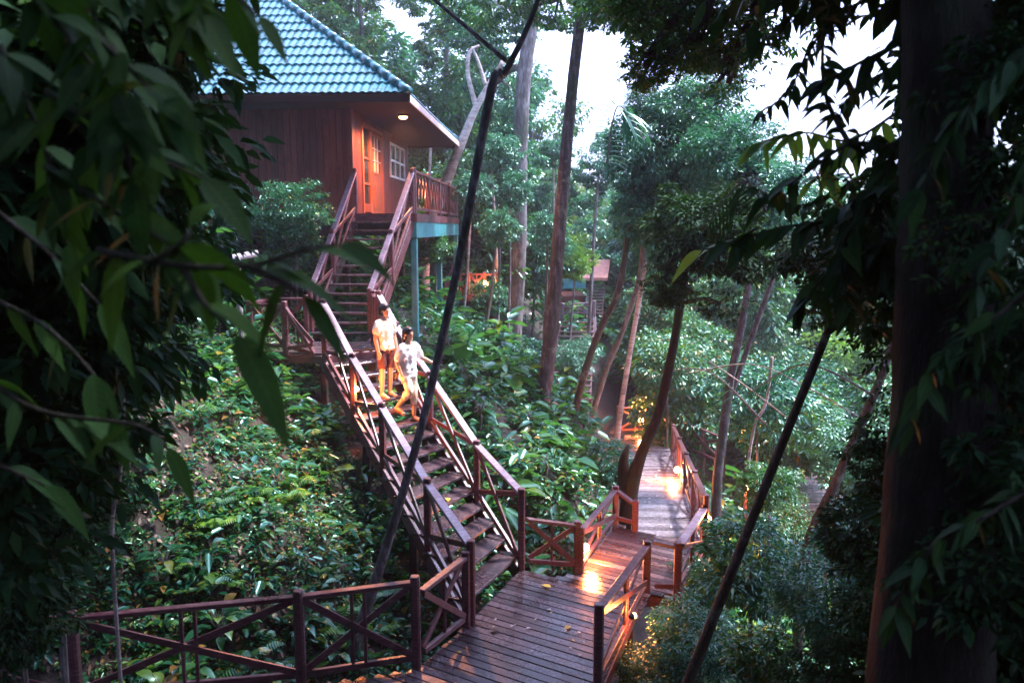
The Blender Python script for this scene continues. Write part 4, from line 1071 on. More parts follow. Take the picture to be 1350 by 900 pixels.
# shrubs on the slopes (each with crown and stem)
shr = [(385, 275, 16.6, .8, 'teal', 'bluish shrub growing against the bungalow front wall'), (285, 285, 17, .9, 'teal', 'broad bluish shrub below the left end of the bungalow'),
       (380, 320, 16.8, .6, 'teal', 'small shrub between bungalow wall and steep flight'), (180, 330, 14, 1.3, 'dark', 'dark shrub under the hanging leaves at left'),
       (572, 328, 22, .5, 'mid', 'leafy shrub under the turquoise veranda beam'), (695, 480, 20, .8, 'teal', 'bluish shrub before the base of the middle trunk'),
       (758, 470, 26, .8, 'teal', 'leafy shrub covering the distant lower flight'), (600, 445, 23, 1.0, 'teal', 'dark bluish shrub below the lit bridge'),
       (880, 480, 24, 1.2, 'mid', 'shrub behind the forked tree'), (1000, 520, 20, 1.3, 'teal', 'bushy shrub behind the twin trunks'), (930, 540, 27, 1.2, 'mid', 'shrub at the far end of the plank walk'),
       (1050, 560, 22, 1.5, 'mid', 'bushy shrub above the purplish plank walk'), (1035, 690, 18, .75, 'mid', 'leafy shrub hiding the near end of the purplish walk'), (915, 845, 9.0, .55, 'teal', 'small dim shrub under the bend of the lower walk'), (860, 885, 8.9, .4, 'mid', 'low leafy shrub against the near right deck edge'), (925, 765, 11.5, .5, 'teal', 'leafy shrub tucked beside the right bend posts'), (1120, 480, 30, 1.8, 'lime', 'lime shrub in the valley left of the huge trunk'), (1130, 600, 19, 1.2, 'mid', 'shrub beside the purplish plank walk'),
       (1015, 640, 15, .6, 'mid', 'bright green shrub beside the thin dark trunk'), (990, 740, 10.5, .8, 'teal', 'bluish shrub right of the bend railing'), (1100, 790, 8, .6, 'teal', 'dim shrub at the foot of the huge trunk'),
       (1010, 870, 7.6, .45, 'mid', 'small leafy shrub at the bottom right of centre'), (1300, 640, 7.5, 1.0, 'dark', 'dark shrub behind the huge trunk'), (1320, 820, 6, .9, 'dark', 'black-green shrub in the bottom right corner'), (1160, 720, 9, .7, 'teal', 'dim shrub peeping past the left of the huge trunk'),
       (800, 610, 16.5, .6, 'teal', 'small leafy shrub left of the snag'), (60, 640, 7.5, .8, 'dark', 'dark shrub on the far left slope'), (100, 450, 9.5, 1.3, 'dark', 'dark bushy shrub behind the hanging leaves'), (20, 800, 6.5, .6, 'dark', 'black-green shrub in the bottom left corner'), (1330, 500, 9, .9, 'mid', 'dark shrub at the right edge')]
for (px, py, d, rr, mt, lb) in shr:
    p = PD(px, py, d); z = G(p.x, p.y)
    t_ = thing('shrub', (p.x, p.y, z), lb, 'shrub')
    crown(t_, random.choice(['mid1', 'mid2', 'fine1']), mt, p, rr, rr, rr * .8, 'foliage')
    MB().tube([(p.x, p.y, z - .2), (p.x + .05, p.y, (z + p.z) / 2), tuple(p)], [.04, .035, .02], 6).build('stem', BARK['grey'], t_)

# ------------------------------------------------------------------ near leafy boughs
def bough(name, label, cat_, lines, leafL, sp, mat='near', bk='dark', r=.012, spread=.9, seed=0, droop=.5, W=.36, per=2):
    g = random.Random(seed)
    allp = [[PD(*p) for p in ln] for ln in lines]
    t_ = thing(name, allp[0][0], label, cat_)
    P = []; A = []; Nn = []
    for pts in allp:
        spth = smooth_path(pts, 6)
        m_ = len(spth); MB().tube(spth, list(np.linspace(r, r * .35, m_)), 7).build('branch', BARK[bk], t_, True)
        acc = 0; nxt = sp * .3
        for i in range(m_ - 1):
            a, b2 = spth[i], spth[i + 1]; L = (b2 - a).length; d = (b2 - a).normalized()
            while nxt < acc + L:
                p = a.lerp(b2, (nxt - acc) / L)
                for _ in range(per):
                    az = g.uniform(0, 6.28)
                    side = Vector((math.cos(az), math.sin(az) * .7, g.uniform(-.9, .25)))
                    ax_ = (d * .45 + side * spread).normalized()
                    P.append(tuple(p)); A.append(tuple(ax_)); Nn.append((g.gauss(0, .5), -.35 + g.gauss(0, .5), .8))
                nxt += sp * g.uniform(.6, 1.4)
            acc += L
        P.append(tuple(spth[-1])); A.append(tuple((spth[-1] - spth[-2]).normalized() + Vector((0, 0, -.3)))); Nn.append((0, -.6, .8))
    P, A, Nn = map(np.array, (P, A, Nn)); n = len(P)
    L = leafL * np.array([g.uniform(.65, 1.25) for _ in range(n)])
    v, q_ = leaves(P - np.array(t_.location), A, Nn, L, L * W, droop, 7)
    vein_attr(npmesh('leaves', v, q_, VEIN[mat], t_, True), n, 7)
    return t_
bough('overhanging_bough', 'big drooping leaves hanging across the bungalow roof at upper left', 'branch',
      [[(130, -60, 2.6), (210, -15, 2.5), (265, 20, 2.4)], [(120, 40, 2.7), (180, 100, 2.6), (225, 150, 2.5)], [(60, 120, 2.8), (170, 190, 2.7), (265, 235, 2.6)], [(210, -60, 2.6), (290, -20, 2.5), (340, 20, 2.5)],
       [(60, 220, 2.8), (170, 290, 2.7), (240, 330, 2.6)], [(20, -30, 2.7), (100, 60, 2.7), (160, 130, 2.7)], [(150, 60, 2.7), (160, 160, 2.6), (175, 240, 2.6)], [(110, -60, 2.9), (130, 80, 2.8), (120, 200, 2.8)], [(0, 60, 2.9), (60, 200, 2.9), (90, 330, 2.9)]], .19, .095, seed=1, W=.42, droop=.35)
bough('overhanging_bough', 'large broad leaves spread in front of the pale pole handrail', 'branch',
      [[(130, 330, 2.5), (240, 350, 2.3), (330, 350, 2.2), (400, 330, 2.15), (445, 322, 2.12)], [(240, 350, 2.3), (270, 400, 2.25), (310, 440, 2.2)], [(200, 345, 2.35), (240, 320, 2.3), (250, 300, 2.3)], [(330, 350, 2.2), (370, 370, 2.15), (400, 390, 2.15)]], .22, .12, seed=12, W=.34, per=1)
bough('overhanging_bough', 'dim drooping leaves on the middle left edge', 'branch',
      [[(-40, 380, 3.2), (60, 430, 3.1), (130, 500, 3.1)], [(-40, 480, 3.1), (50, 540, 3.0), (180, 560, 2.9), (220, 590, 2.9)], [(-40, 250, 3.3), (60, 330, 3.2), (130, 400, 3.2)], [(-30, 600, 3.2), (60, 640, 3.2)]], .2, .13, seed=5, per=1)
# dark crowns behind those boughs
nl = thing('near_tree', PD(-420, 980, 3.0), 'dark broad-crowned tree whose foliage fills the upper left', 'tree')
p0 = PD(-420, 980, 3.0)
trunk_tube([p0 - Vector((0, 0, 2)), p0, PD(-380, 500, 3.2), PD(-300, 100, 3.4), PD(-120, -200, 3.8)], [.16, .14, .12, .1, .08], 10).build('trunk', BARK['dark'], nl, True)
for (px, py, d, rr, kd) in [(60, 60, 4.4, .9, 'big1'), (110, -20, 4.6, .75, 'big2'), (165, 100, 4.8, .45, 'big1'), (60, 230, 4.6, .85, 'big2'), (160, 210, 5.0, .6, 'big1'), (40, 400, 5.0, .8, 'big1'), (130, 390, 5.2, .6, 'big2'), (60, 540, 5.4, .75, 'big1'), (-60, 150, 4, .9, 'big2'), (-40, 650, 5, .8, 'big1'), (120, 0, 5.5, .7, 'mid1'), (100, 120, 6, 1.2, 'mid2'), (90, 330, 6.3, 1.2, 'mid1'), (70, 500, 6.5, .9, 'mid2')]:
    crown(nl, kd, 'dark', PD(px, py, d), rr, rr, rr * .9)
# right boughs
bough('overhanging_bough', 'silhouetted leafy branches hanging against the bright sky at upper right', 'branch',
      [[(1250, 20, 4.6), (1180, 60, 4.7), (1120, 90, 4.8), (1085, 110, 4.8)], [(1250, 130, 4.6), (1180, 190, 4.7), (1120, 190, 4.8), (1060, 230, 4.9), (1010, 260, 5)], [(1240, 240, 4.6), (1150, 250, 4.7), (1090, 290, 4.8), (1030, 300, 4.9), (960, 320, 5)],
       [(1240, 300, 4.6), (1160, 320, 4.7), (1100, 350, 4.8), (1060, 400, 4.8)], [(1250, -40, 4.6), (1200, 20, 4.7), (1190, 90, 4.8)], [(1120, 190, 4.8), (1090, 130, 4.9), (1085, 60, 5), (1100, -20, 5)], [(1150, 250, 4.7), (1110, 330, 4.7), (1120, 410, 4.7)], [(1180, 190, 4.7), (1160, 270, 4.7), (1170, 360, 4.7)]], .165, .055, 'dark', seed=3, W=.46, r=.018)
bough('overhanging_bough', 'lacy small-leaved twigs against the sky left of the huge trunk', 'branch',
      [[(1190, -30, 5.6), (1120, 10, 5.7), (1050, 20, 5.8), (1000, 60, 5.9)], [(1200, 80, 5.6), (1140, 110, 5.7), (1100, 150, 5.8)], [(1120, 10, 5.7), (1070, 60, 5.8), (1040, 120, 5.8), (1000, 150, 6)], [(1200, 200, 5.6), (1140, 230, 5.8), (1060, 270, 6), (1000, 250, 6)], [(1190, 330, 5.5), (1130, 340, 5.6), (1080, 380, 5.7)]], .11, .035, 'dark', seed=33, W=.5, r=.012)
bough('overhanging_bough', 'lit yellow-green leaf spray right of the middle crowns', 'branch', [[(1000, 300, 6), (960, 320, 6), (925, 330, 6)]], .24, .3, 'lime', seed=9, per=1)
bough('overhanging_bough', 'backlit green leaves low in the upper right branches', 'branch', [[(1180, 150, 5.6), (1120, 185, 5.6), (1060, 175, 5.6), (1000, 190, 5.6)], [(1130, 185, 5.6), (1100, 220, 5.6), (1070, 240, 5.6)]], .17, .06, 'lime', seed=15)
tc_ = tree('canopy_tree', 'dark-leaved tree whose canopy hangs over the top centre', 'tree', [(1330, 700, 11), (1300, 300, 11), (1200, -100, 11), (1050, -160, 11)], [.3, .25, .22, .16, .12], 'dark',
     [(880, 10, 11, .75, 'mid1', .55), (950, 40, 11, .6, 'mid2', .5), (820, -10, 11.5, .6, 'mid1', .45), (900, 70, 10.5, .4, 'mid1', .3), (1010, -40, 11, .7, 'sparse', .5), (990, 60, 10.5, .5, 'sparse', .4), (850, 90, 10.6, .35, 'mid2', .25), (1050, 20, 10.6, .6, 'sparse', .5), (960, 110, 10.6, .35, 'sparse', .3)], 'mid')
rt = thing('near_tree', PD(1420, 900, 5.0), 'dark tree behind the huge trunk at the right edge', 'tree')
p0 = PD(1420, 900, 5.0)
trunk_tube([p0 - Vector((0, 0, 2)), p0, PD(1400, 300, 5.2), PD(1360, -100, 5.4)], [.14, .12, .1, .08], 10).build('trunk', BARK['dark'], rt, True)
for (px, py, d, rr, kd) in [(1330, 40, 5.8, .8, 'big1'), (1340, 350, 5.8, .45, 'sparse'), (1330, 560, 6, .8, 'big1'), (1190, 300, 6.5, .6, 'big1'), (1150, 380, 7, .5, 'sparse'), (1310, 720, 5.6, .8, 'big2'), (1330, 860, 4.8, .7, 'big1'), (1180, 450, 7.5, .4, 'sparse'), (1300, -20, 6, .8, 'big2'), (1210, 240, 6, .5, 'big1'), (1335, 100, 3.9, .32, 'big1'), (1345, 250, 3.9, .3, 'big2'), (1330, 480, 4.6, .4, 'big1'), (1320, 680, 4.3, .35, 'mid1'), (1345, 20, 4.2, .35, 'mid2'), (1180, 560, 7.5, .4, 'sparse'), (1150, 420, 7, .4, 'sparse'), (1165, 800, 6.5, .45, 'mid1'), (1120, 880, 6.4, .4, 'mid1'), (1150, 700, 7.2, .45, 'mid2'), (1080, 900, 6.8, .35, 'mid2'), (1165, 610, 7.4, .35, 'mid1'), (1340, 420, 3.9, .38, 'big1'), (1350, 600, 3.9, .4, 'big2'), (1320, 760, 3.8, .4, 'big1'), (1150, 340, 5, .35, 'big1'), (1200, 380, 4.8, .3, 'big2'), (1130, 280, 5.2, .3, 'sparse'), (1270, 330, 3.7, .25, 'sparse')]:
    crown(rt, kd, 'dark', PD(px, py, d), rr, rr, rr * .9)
# unseen crowns added above and behind the viewpoint to shade the foreground
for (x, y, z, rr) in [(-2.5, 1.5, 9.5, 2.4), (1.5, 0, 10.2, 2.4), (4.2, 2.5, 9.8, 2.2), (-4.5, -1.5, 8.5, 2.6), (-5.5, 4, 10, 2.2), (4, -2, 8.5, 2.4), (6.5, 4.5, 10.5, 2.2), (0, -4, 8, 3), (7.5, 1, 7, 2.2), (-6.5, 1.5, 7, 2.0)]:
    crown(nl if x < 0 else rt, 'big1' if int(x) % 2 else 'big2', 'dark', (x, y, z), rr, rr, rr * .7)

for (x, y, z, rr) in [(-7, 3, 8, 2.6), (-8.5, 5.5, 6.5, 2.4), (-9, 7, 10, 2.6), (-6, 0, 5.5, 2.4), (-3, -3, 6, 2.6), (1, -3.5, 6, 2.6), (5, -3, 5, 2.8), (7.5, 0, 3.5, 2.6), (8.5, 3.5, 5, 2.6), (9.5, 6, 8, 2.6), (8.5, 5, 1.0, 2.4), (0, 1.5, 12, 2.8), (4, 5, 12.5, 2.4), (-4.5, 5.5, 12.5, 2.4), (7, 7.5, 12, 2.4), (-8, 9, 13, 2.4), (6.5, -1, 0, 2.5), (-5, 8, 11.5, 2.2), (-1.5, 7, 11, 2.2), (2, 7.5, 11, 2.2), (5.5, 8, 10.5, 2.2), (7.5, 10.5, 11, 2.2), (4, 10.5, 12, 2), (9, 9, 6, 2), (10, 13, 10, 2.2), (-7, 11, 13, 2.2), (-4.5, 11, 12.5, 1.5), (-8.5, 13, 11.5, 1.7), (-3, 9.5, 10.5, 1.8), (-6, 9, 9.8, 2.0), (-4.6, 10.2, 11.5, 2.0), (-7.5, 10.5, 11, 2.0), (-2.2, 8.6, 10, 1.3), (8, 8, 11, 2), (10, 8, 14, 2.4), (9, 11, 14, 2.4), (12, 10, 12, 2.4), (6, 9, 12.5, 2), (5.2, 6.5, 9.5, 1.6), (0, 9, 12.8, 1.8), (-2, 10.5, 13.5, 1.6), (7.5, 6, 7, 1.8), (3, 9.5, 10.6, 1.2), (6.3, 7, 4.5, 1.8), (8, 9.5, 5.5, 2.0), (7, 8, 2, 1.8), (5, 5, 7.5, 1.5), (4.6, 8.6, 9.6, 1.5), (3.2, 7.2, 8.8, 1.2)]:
    crown(nl if x < 0 else rt, ['mid1', 'mid2'][int(abs(x)) % 2], 'dark', (x, y, z), rr, rr, rr * .8)  # more unseen crowns, added to shade the slopes, deck and near foliage

tree('slender_tree', 'young tree with yellow-green leaves beside the distant cabin', 'sapling', [(752, 440, 29), (756, 390, 29), (760, 345, 29)], [.05, .04, .03], 'grey', [(757, 350, 29, .55, 'mid1', .6), (772, 342, 30, .5, 'mid2', .35)], 'lime')
bough('overhanging_bough', 'dark leafy sprays hanging in front of the huge trunk', 'branch',
      [[(1400, 20, 3.4), (1320, 100, 3.4), (1250, 170, 3.45), (1215, 250, 3.5)], [(1400, 350, 3.4), (1310, 420, 3.4), (1240, 470, 3.45), (1200, 550, 3.5)], [(1400, 620, 3.3), (1300, 680, 3.3), (1230, 720, 3.35), (1180, 800, 3.4)], [(1380, 200, 3.4), (1330, 290, 3.4), (1290, 380, 3.4)]], .13, .06, 'dark', seed=44, W=.45)
# palm fronds and vines
def frond(p0, p1, p2, n, L, label, mat, W=.03):
    pts = smooth_path([p0, p1, p2], 10)
    t_ = thing('palm_frond', pts[0], label, 'palm frond')
    MB().tube(pts, list(np.linspace(.02, .006, len(pts))), 6).build('midrib', BARK['grey'], t_, True)
    P = []; A = []; 
    for k in range(n):
        f = k / n * (len(pts) - 1); i = int(f); p = pts[i].lerp(pts[i + 1], f - i); d = (pts[i + 1] - pts[i]).normalized()
        s_ = d.cross(Vector((0, -.6, .8))).normalized()
        for sg in (-1, 1):
            P.append(tuple(p)); A.append(tuple(d * .5 + s_ * sg * .8 + Vector((0, 0, -.25))))
    P = np.array(P); A = np.array(A); LL = L * np.sin(np.linspace(.5, 2.9, len(P)))
    v, q_ = leaves(P - np.array(t_.location), A, np.tile([[0, -.5, .8]], (len(P), 1)), LL, W, .5, 4)
    npmesh('leaflets', v, q_, LEAF[mat], t_)
frond(PD(800, 215, 15), PD(815, 140, 15), PD(850, 185, 15), 26, .7, 'pale striped palm frond beside the bright gap', 'teal', .045)
frond(PD(1150, 520, 11), PD(1060, 480, 12), PD(985, 520, 13), 34, .35, 'thin arching frond right of the twin trunks', 'teal', .02)
frond(PD(1010, 560, 13), PD(930, 488, 14), PD(850, 500, 15), 30, .3, 'fine arching frond behind the forked tree', 'teal', .02)
frond(PD(1340, 300, 9), PD(1320, 250, 9), PD(1240, 270, 9), 24, .45, 'pale frond at the right edge under the bright gaps', 'teal', .03)
frond(PD(1010, 280, 10), PD(980, 240, 10), PD(930, 300, 10.3), 24, .5, 'dark frond hanging left of the upper right leaves', 'dark', .03)
for (pts, lb, r_) in (([(935, 476, 14), (985, 510, 13.5), (1037, 550, 13)], 'straight pale vine stretched right of the twin trunks', .012), ([(905, 492, 15), (990, 480, 14.5), (1060, 508, 14), (1130, 548, 13.5)], 'arching thin vine between the trunks at right', .012),
                      ([(1018, 470, 16), (1010, 530, 16), (995, 560, 16), (985, 620, 16)], 'pale crooked vine behind the thin dark trunk', .03)):
    P_ = [PD(*p) for p in pts]
    t_ = thing('vine', P_[0], lb, 'vine')
    MB().tube(smooth_path(P_, 8), r_, 6).build('vine_stem', BARK['pale'], t_, True)

# ------------------------------------------------------------------ fallen leaves, each a thing
M['pale_leaf'] = plain('wet_pale_leaf', (.42, .38, .36), rough=.3)
FL = []
def fallen(p, L, lb, mat='yellow_leaf'):
    v, q_ = leaves(np.array([[-L / 2, 0, .012]]), np.array([[1, 0, .12]]), np.array([[0, .1, 1.0]]), L, L * .5, .12, 5)
    o = npmesh('fallen_leaf', v, q_, M[mat], None, True); o.location = p; o.rotation_euler = (0, 0, random.uniform(0, 6.28))
    tag(o, lb, 'leaf')
fallen(PZ(720, 773, .004), .16, 'yellow fallen leaf near the far edge of the stair landing')
fallen(PZ(748, 828, .004), .14, 'dull yellow fallen leaf in the middle of the stair landing')
fallen(PZ(652, 832, .004), .14, 'brownish fallen leaf left of the landing centre', 'dark_wood')
fallen(PZ(726, 808, .004), .04, 'tiny pale leaf scrap right of the landing centre')
fallen(PZ(756, 845, .004), .05, 'tiny leaf scrap near the right edge of the landing')
fallen(PZ(606, 860, .004), .06, 'tiny pale leaf scrap at the foot of the short railing bay')
p_ = L0.lerp(R0, .5).lerp(L1.lerp(R1, .5), 5 / 16); fallen(Vector((p_.x + .1, p_.y, p_.z + .004)), .17, 'bright yellow fallen leaf on a tread of the long stair')
p_ = L0.lerp(R0, .25).lerp(L1.lerp(R1, .25), 1 / 16); fallen(Vector((p_.x, p_.y, p_.z + .004)), .15, 'yellow fallen leaf on the lowest tread of the long stair')
for i in range(13):
    fallen((random.uniform(-.3, 1.0), random.uniform(8.4, 10.0), .005), random.uniform(.03, .07), 'tiny leaf scrap on the stair landing', 'pale_leaf')
for i in range(18):
    f = random.random(); y = 13.5 + f * 8; x = 2.2 + (y - 13.3) * .12 + random.uniform(.15, .9)
    fallen((x, y, zC(x, y) + .006), random.uniform(.06, .13), 'pale wet leaf on the far plank walk'); 
for o in COL.objects:
    if o.get('label', '').startswith('pale wet leaf'): o['group'] = 'wet leaves on the far walk'
    if o.get('label', '').startswith('tiny leaf scrap on'): o['group'] = 'leaf scraps on the landing'

for o in COL.objects:
    if o.get('label', '').startswith('pale wet leaf'): o.data.materials[0] = M['pale_leaf']

# ------------------------------------------------------------------ people
def remesh(mb, name, mat, parent, voxel=.012, smooth=6):
    me = bpy.data.meshes.new(name); me.from_pydata(mb.v, [], mb.f)
    o = bpy.data.objects.new(name, me); COL.objects.link(o)
    md = o.modifiers.new('r', 'REMESH'); md.mode = 'VOXEL'; md.voxel_size = voxel; md.use_smooth_shade = True
    ms = o.modifiers.new('s', 'SMOOTH'); ms.iterations = smooth; ms.factor = .5
    dg = bpy.context.evaluated_depsgraph_get()
    m2 = bpy.data.meshes.new_from_object(o.evaluated_get(dg))
    bpy.data.objects.remove(o); m2.materials.clear(); m2.materials.append(mat)
    o2 = bpy.data.objects.new(name, m2); COL.objects.link(o2); o2.parent = parent
    return o2
def folds(o, amp=.007, seed=1.0):
    for v in o.data.vertices:
        th = math.atan2(v.co.y, v.co.x); n = v.normal
        f = math.sin(th * 7 + v.co.z * 9 + seed) * .6 + math.sin(th * 3 - v.co.z * 31 + seed * 2) * .5 + math.sin(v.co.x * 60 + v.co.z * 45 + seed) * .35
        v.co += n * amp * f
def limb(mb, a, b2, ra, rb, n=10):
    a, b2 = Vector(a), Vector(b2)
    mb.tube([a, a.lerp(b2, .3), a.lerp(b2, .7), b2], [ra, ra * .75 + rb * .25 + .004, ra * .3 + rb * .7 + .002, rb], n)
    mb.ball(a, ra, ra, ra, n, 7); mb.ball(b2, rb, rb, rb, n, 7)
def hand(mb, wr, d, side):
    """palm + five fingers hanging along d from the wrist; side = thumb direction"""
    wr = Vector(wr); d = Vector(d).normalized(); s = Vector(side); s = (s - d * s.dot(d)).normalized(); n_ = d.cross(s)
    pe = wr + d * .085
    for k in range(-3, 4): mb.tube([wr + s * k * .008, pe + s * k * .011], [.014, .013], 8)
    for k, (o_, L) in enumerate([(.032, .066), (.011, .075), (-.011, .07), (-.032, .055)]):
        a = pe + s * o_ - d * .01; b2 = a + d * L * .5 + n_ * .008; c_ = b2 + d * L * .42 + n_ * .024
        mb.tube([a, b2, c_], [.0105, .0095, .008], 8); mb.ball(c_, .008, .008, .008, 8, 5)
    a = wr + d * .025 + s * .022; b2 = a + s * .028 + d * .03; c_ = b2 + d * .03 + n_ * .008
    mb.tube([a, b2, c_], [.013, .011, .009], 8); mb.ball(c_, .009, .009, .009, 8, 5)
def person(loc, rz, label, J, parts, head_dir, long_hair=False):
    t_ = thing('person', loc, label, 'person', rz=rz)
    mb = MB()
    # torso
    pel, wst, chs, sh, nk, hd = (Vector(J[k]) for k in ('pelvis', 'waist', 'chest', 'shoulder', 'neck', 'head'))
    for p, rx, ry, rz_ in ((pel, .150, .105, .10), (pel.lerp(wst, .6), .135, .095, .10), (wst, .122, .088, .10), (wst.lerp(chs, .5), .135, .095, .11), (chs, .150, .105, .12), (sh - Vector((0, 0, .03)), .145, .085, .07)):
        mb.ball(p, rx, ry, rz_, 18, 12)
    limb(mb, sh, nk + (hd - nk) * .3, .058, .05, 12)
    # head with face
    H = Vector(head_dir).normalized(); sd_ = H.cross(Vector((0, 0, 1))).normalized(); U_ = sd_.cross(H)
    Rm = Matrix((sd_, H, U_)).transposed()
    def hb(m_, c_, rx, ry, rz_, nu=16, nv=12):
        m2 = MB(); m2.ball((0, 0, 0), rx, ry, rz_, nu, nv)
        m_.add([hd + Rm @ (Vector(v) + Vector(c_)) for v in m2.v], m2.f)
    hb(mb, (0, -.005, .02), .074, .092, .092); hb(mb, (0, .018, -.045), .055, .062, .062); hb(mb, (0, .083, -.012), .012, .018, .022); hb(mb, (0, .088, -.022), .015, .015, .011)
    hb(mb, (.075, -.008, -.008), .01, .018, .028); hb(mb, (-.075, -.008, -.008), .01, .018, .028); hb(mb, (0, .07, -.085), .024, .02, .018)
    for s_, k in ((1, 'R'), (-1, 'L')):
        shp, elb, wri = Vector(J['sh' + k]), Vector(J['el' + k]), Vector(J['wr' + k])
        limb(mb, sh + (shp - sh) * .4, shp, .06, .052); limb(mb, shp, elb, .05, .038); limb(mb, elb, wri, .038, .026)
        hand(mb, wri, J.get('hd' + k, wri - elb), J.get('th' + k, (0, 1, 0)))
        hip, kne, ank = Vector(J['hip' + k]), Vector(J['kn' + k]), Vector(J['an' + k])
        limb(mb, hip, kne, .082, .052, 12); limb(mb, kne, ank, .052, .034, 12)
        calf = kne.lerp(ank, .3) + Vector((0, -.02, 0)); mb.ball(calf, .05, .052, .09, 12, 8)
        fd = Vector(J.get('ft' + k, (0, 1, -.05))).normalized()
        mb.tube([ank - fd * .045 - Vector((0, 0, .035)), ank + fd * .05 - Vector((0, 0, .03)), ank + fd * .15 - Vector((0, 0, .048))], [.034, .038, .022], 10)
        mb.ball(ank + fd * .15 - Vector((0, 0, .05)), .04, .035, .018, 10, 6)
    remesh(mb, 'body', M['skin'], t_, .008, 4)
    # hair
    hm = MB(); hb(hm, (0, -.020, .036), .094, .104, .100); hb(hm, (0, -.045, -.015), .090, .078, .098)
    if long_hair: hb(hm, (0, -.070, -.09), .080, .050, .12)
    hb(hm, (0, .045, .085), .062, .035, .03)
    remesh(hm, 'hair', M['hair'], t_, .01, 3)
    for s_ in (-1, 1):
        e_ = MB(); hb(e_, (s_ * .028, .079, .004), .010, .007, .006, 8, 6); e_.build('eye', M['eye'], t_, True, True)
    l_ = MB(); hb(l_, (0, .080, -.056), .022, .008, .007, 10, 6); l_.build('mouth', M['lip'], t_, True, True)
    # shirt
    s_ = MB(); k = 1.17
    for p, rx, ry, rz_ in ((pel + Vector((0, 0, J.get('hem', .02))), .186, .145, .06), (pel + Vector((0, 0, J.get('hem', .02) + .06)), .182, .142, .07), (pel.lerp(wst, .6), .175, .135, .10), (wst, .168, .128, .10), (wst.lerp(chs, .5), .166, .126, .12), (chs, .165, .122, .14), (sh - Vector((0, 0, .04)), .155, .098, .072)):
        s_.ball(p, rx, ry, rz_, 18, 12)
    for kk in 'RL':
        shp, elb = Vector(J['sh' + kk]), Vector(J['el' + kk])
        limb(s_, sh + (shp - sh) * .4, shp, .066, .064); limb(s_, shp, shp.lerp(elb, parts['sleeve']), .064, .072)
    o = remesh(s_, 'shirt', M[parts['shirt']], t_, .012, 14); folds(o, .010)
    # lower garment
    b_ = MB(); b_.ball(pel, .158, .113, .10, 18, 12); b_.ball(pel + Vector((0, 0, .07)), .145, .10, .08, 18, 12)
    for kk in 'RL':
        hip, kne, ank = Vector(J['hip' + kk]), Vector(J['kn' + kk]), Vector(J['an' + kk]); f = parts['leg']
        if f <= 1: limb(b_, hip, hip.lerp(kne, f), .092, .085 - .012 * f, 12)
        else: limb(b_, hip, kne, .092, .072, 12); limb(b_, kne, kne.lerp(ank, f - 1), .072, .064, 12)
    folds(remesh(b_, parts['bname'], M[parts['bottom']], t_, .012, 6), .007, 3.0)
    for kk in 'RL':
        ank = Vector(J['an' + kk]); fd = Vector(J.get('ft' + kk, (0, 1, -.05))).normalized()
        m_ = MB(); m_.beam(ank - fd * .07 - Vector((0, 0, .072)), ank + fd * .19 - Vector((0, 0, .072)), .085, .02)
        m_.tube([ank + fd * .09 + Vector((-.045, 0, -.06)), ank + fd * .09 + Vector((0, 0, -.02)), ank + fd * .09 + Vector((.045, 0, -.06))], .009, 6)
        m_.build('sandal', M['sandal'], t_, local=True)
    return t_
def tread_pt(f_side, k):
    f = k / 16
    return L0.lerp(L1, f).lerp(R0.lerp(R1, f), f_side)
J1 = dict(pelvis=(0, 0, .86), waist=(0, 0, 1.0), chest=(0, .01, 1.18), shoulder=(0, 0, 1.33), neck=(0, 0, 1.40), head=(0, .01, 1.535),
          shR=(.17, 0, 1.32), shL=(-.17, 0, 1.32), elR=(.21, -.01, 1.06), elL=(-.21, .02, 1.06), wrR=(.20, .05, .84), wrL=(-.19, .10, .84),
          hipR=(.085, 0, .84), hipL=(-.085, 0, .84), knR=(.10, .03, .47), knL=(-.10, .02, .47), anR=(.11, .02, .085), anL=(-.11, -.01, .085))
k1 = tread_pt(.60, 12)
person(k1, R(-128), 'person in cream short-sleeved shirt and brown shorts standing higher on the stair', J1, dict(shirt='shirt_cream', sleeve=.55, leg=.75, bname='shorts', bottom='shorts'), (-.1, 1, 0))
k2 = tread_pt(.72, 10); dz = L1.z / 16
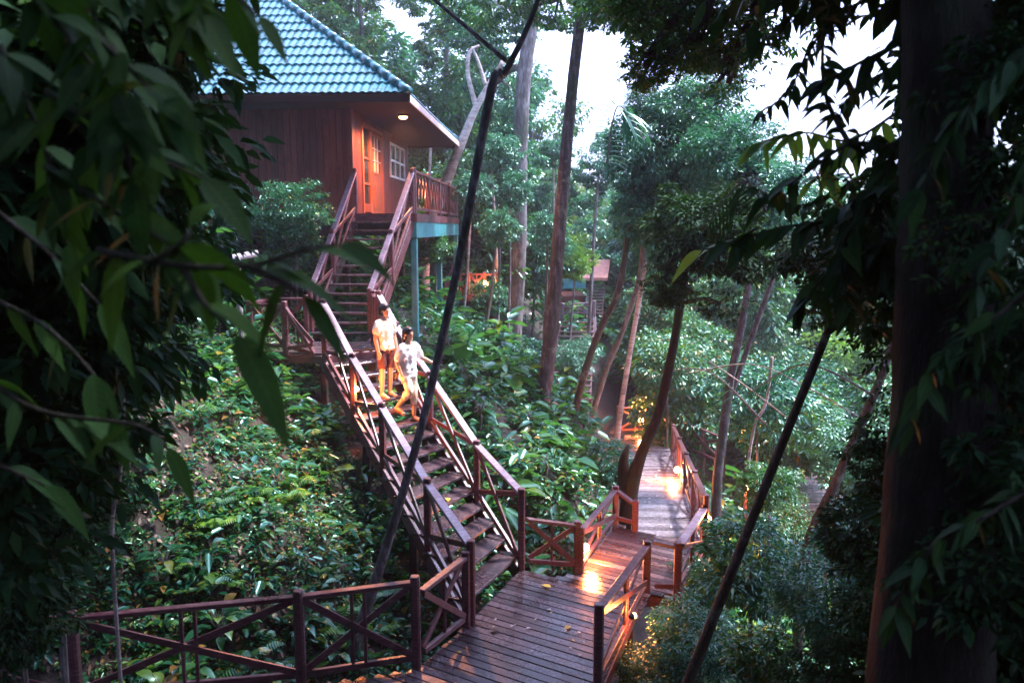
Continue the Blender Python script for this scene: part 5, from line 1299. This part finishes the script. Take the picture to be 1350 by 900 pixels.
# second person walking down; trailing foot one step higher
J2 = dict(pelvis=(0, 0, .87), waist=(0, 0, 1.0), chest=(0, .015, 1.17), shoulder=(0, .01, 1.32), neck=(0, .01, 1.39), head=(0, .03, 1.52),
          shR=(.165, .01, 1.31), shL=(-.165, .01, 1.31), elR=(.21, -.05, 1.06), elL=(-.25, .10, 1.09), wrR=(.20, .04, .84), wrL=(-.34, .27, 1.0),
          hipR=(.08, 0, .85), hipL=(-.08, 0, .85), knR=(.09, .12, .56), knL=(-.085, .06, .47), anR=(.10, -.17, .085 + dz), anL=(-.09, .04, .085), ftR=(0, 1, -.3), hem=-.06)
person(k2, R(-125), 'person in loose white shirt and pale knee-length trousers stepping down the stair', J2, dict(shirt='shirt_white', sleeve=.75, leg=1.35, bname='trousers', bottom='pants'), (.05, 1, .02), True)

# ------------------------------------------------------------------ ordinal labels where only the place tells neighbours apart
ORD = ['leftmost', 'second', 'third', 'fourth', 'fifth', 'sixth', 'seventh', 'eighth', 'ninth', 'tenth', 'eleventh', 'twelfth', 'thirteenth', 'fourteenth', 'fifteenth', 'sixteenth', 'seventeenth', 'eighteenth', 'nineteenth', 'twentieth']
def photo_x(o):
    ps = [o.location] if not o.children else [o.location + c.location for c in o.children if c.name.startswith(('crown', 'foliage'))] or [o.location]
    return ps[0].x / ps[0].y
grp = {}
for o in COL.objects:
    if o.get('category') and o.get('group') : grp.setdefault((o['group'], o['label']), []).append(o)
for (g_, l_), os_ in grp.items():
    if len(os_) < 2: continue
    os_.sort(key=photo_x)
    for k, o in enumerate(os_):
        pos_ = ORD[k] if k == 0 else (ORD[k] + ' from the left' if k < len(os_) - 1 else 'rightmost')
        o['label'] = l_ + ', ' + pos_ + (' of these' if 'leftmost' in pos_ or 'right' in pos_ else '')

# ------------------------------------------------------------------ thin haze volume added for soft glow around sky gaps
hm_, t, b = newmat('glow_haze')
t.nodes.remove(b)
pv = t.nodes.new('ShaderNodeVolumePrincipled'); pv.inputs['Density'].default_value = HAZE
pv.inputs['Color'].default_value = (.80, .84, .95, 1); pv.inputs['Anisotropy'].default_value = .3
t.links.new(pv.outputs[0], t.nodes['Material Output'].inputs['Volume'])
zs = gv[:, 2]
hz = MB(); hz.box(gv[:, 0].min() - 2, gv[:, 0].max() + 2, gv[:, 1].min() - 2, gv[:, 1].max() + 2, float(zs.min()) - 1, float(zs.max()) + 6)
hb_ = hz.build('haze', hm_); tag(hb_, 'thin haze added for soft glow between the trees', 'haze', kind='stuff')
scene.cycles.volume_bounces = 0
scene.cycles.volume_max_steps = 32
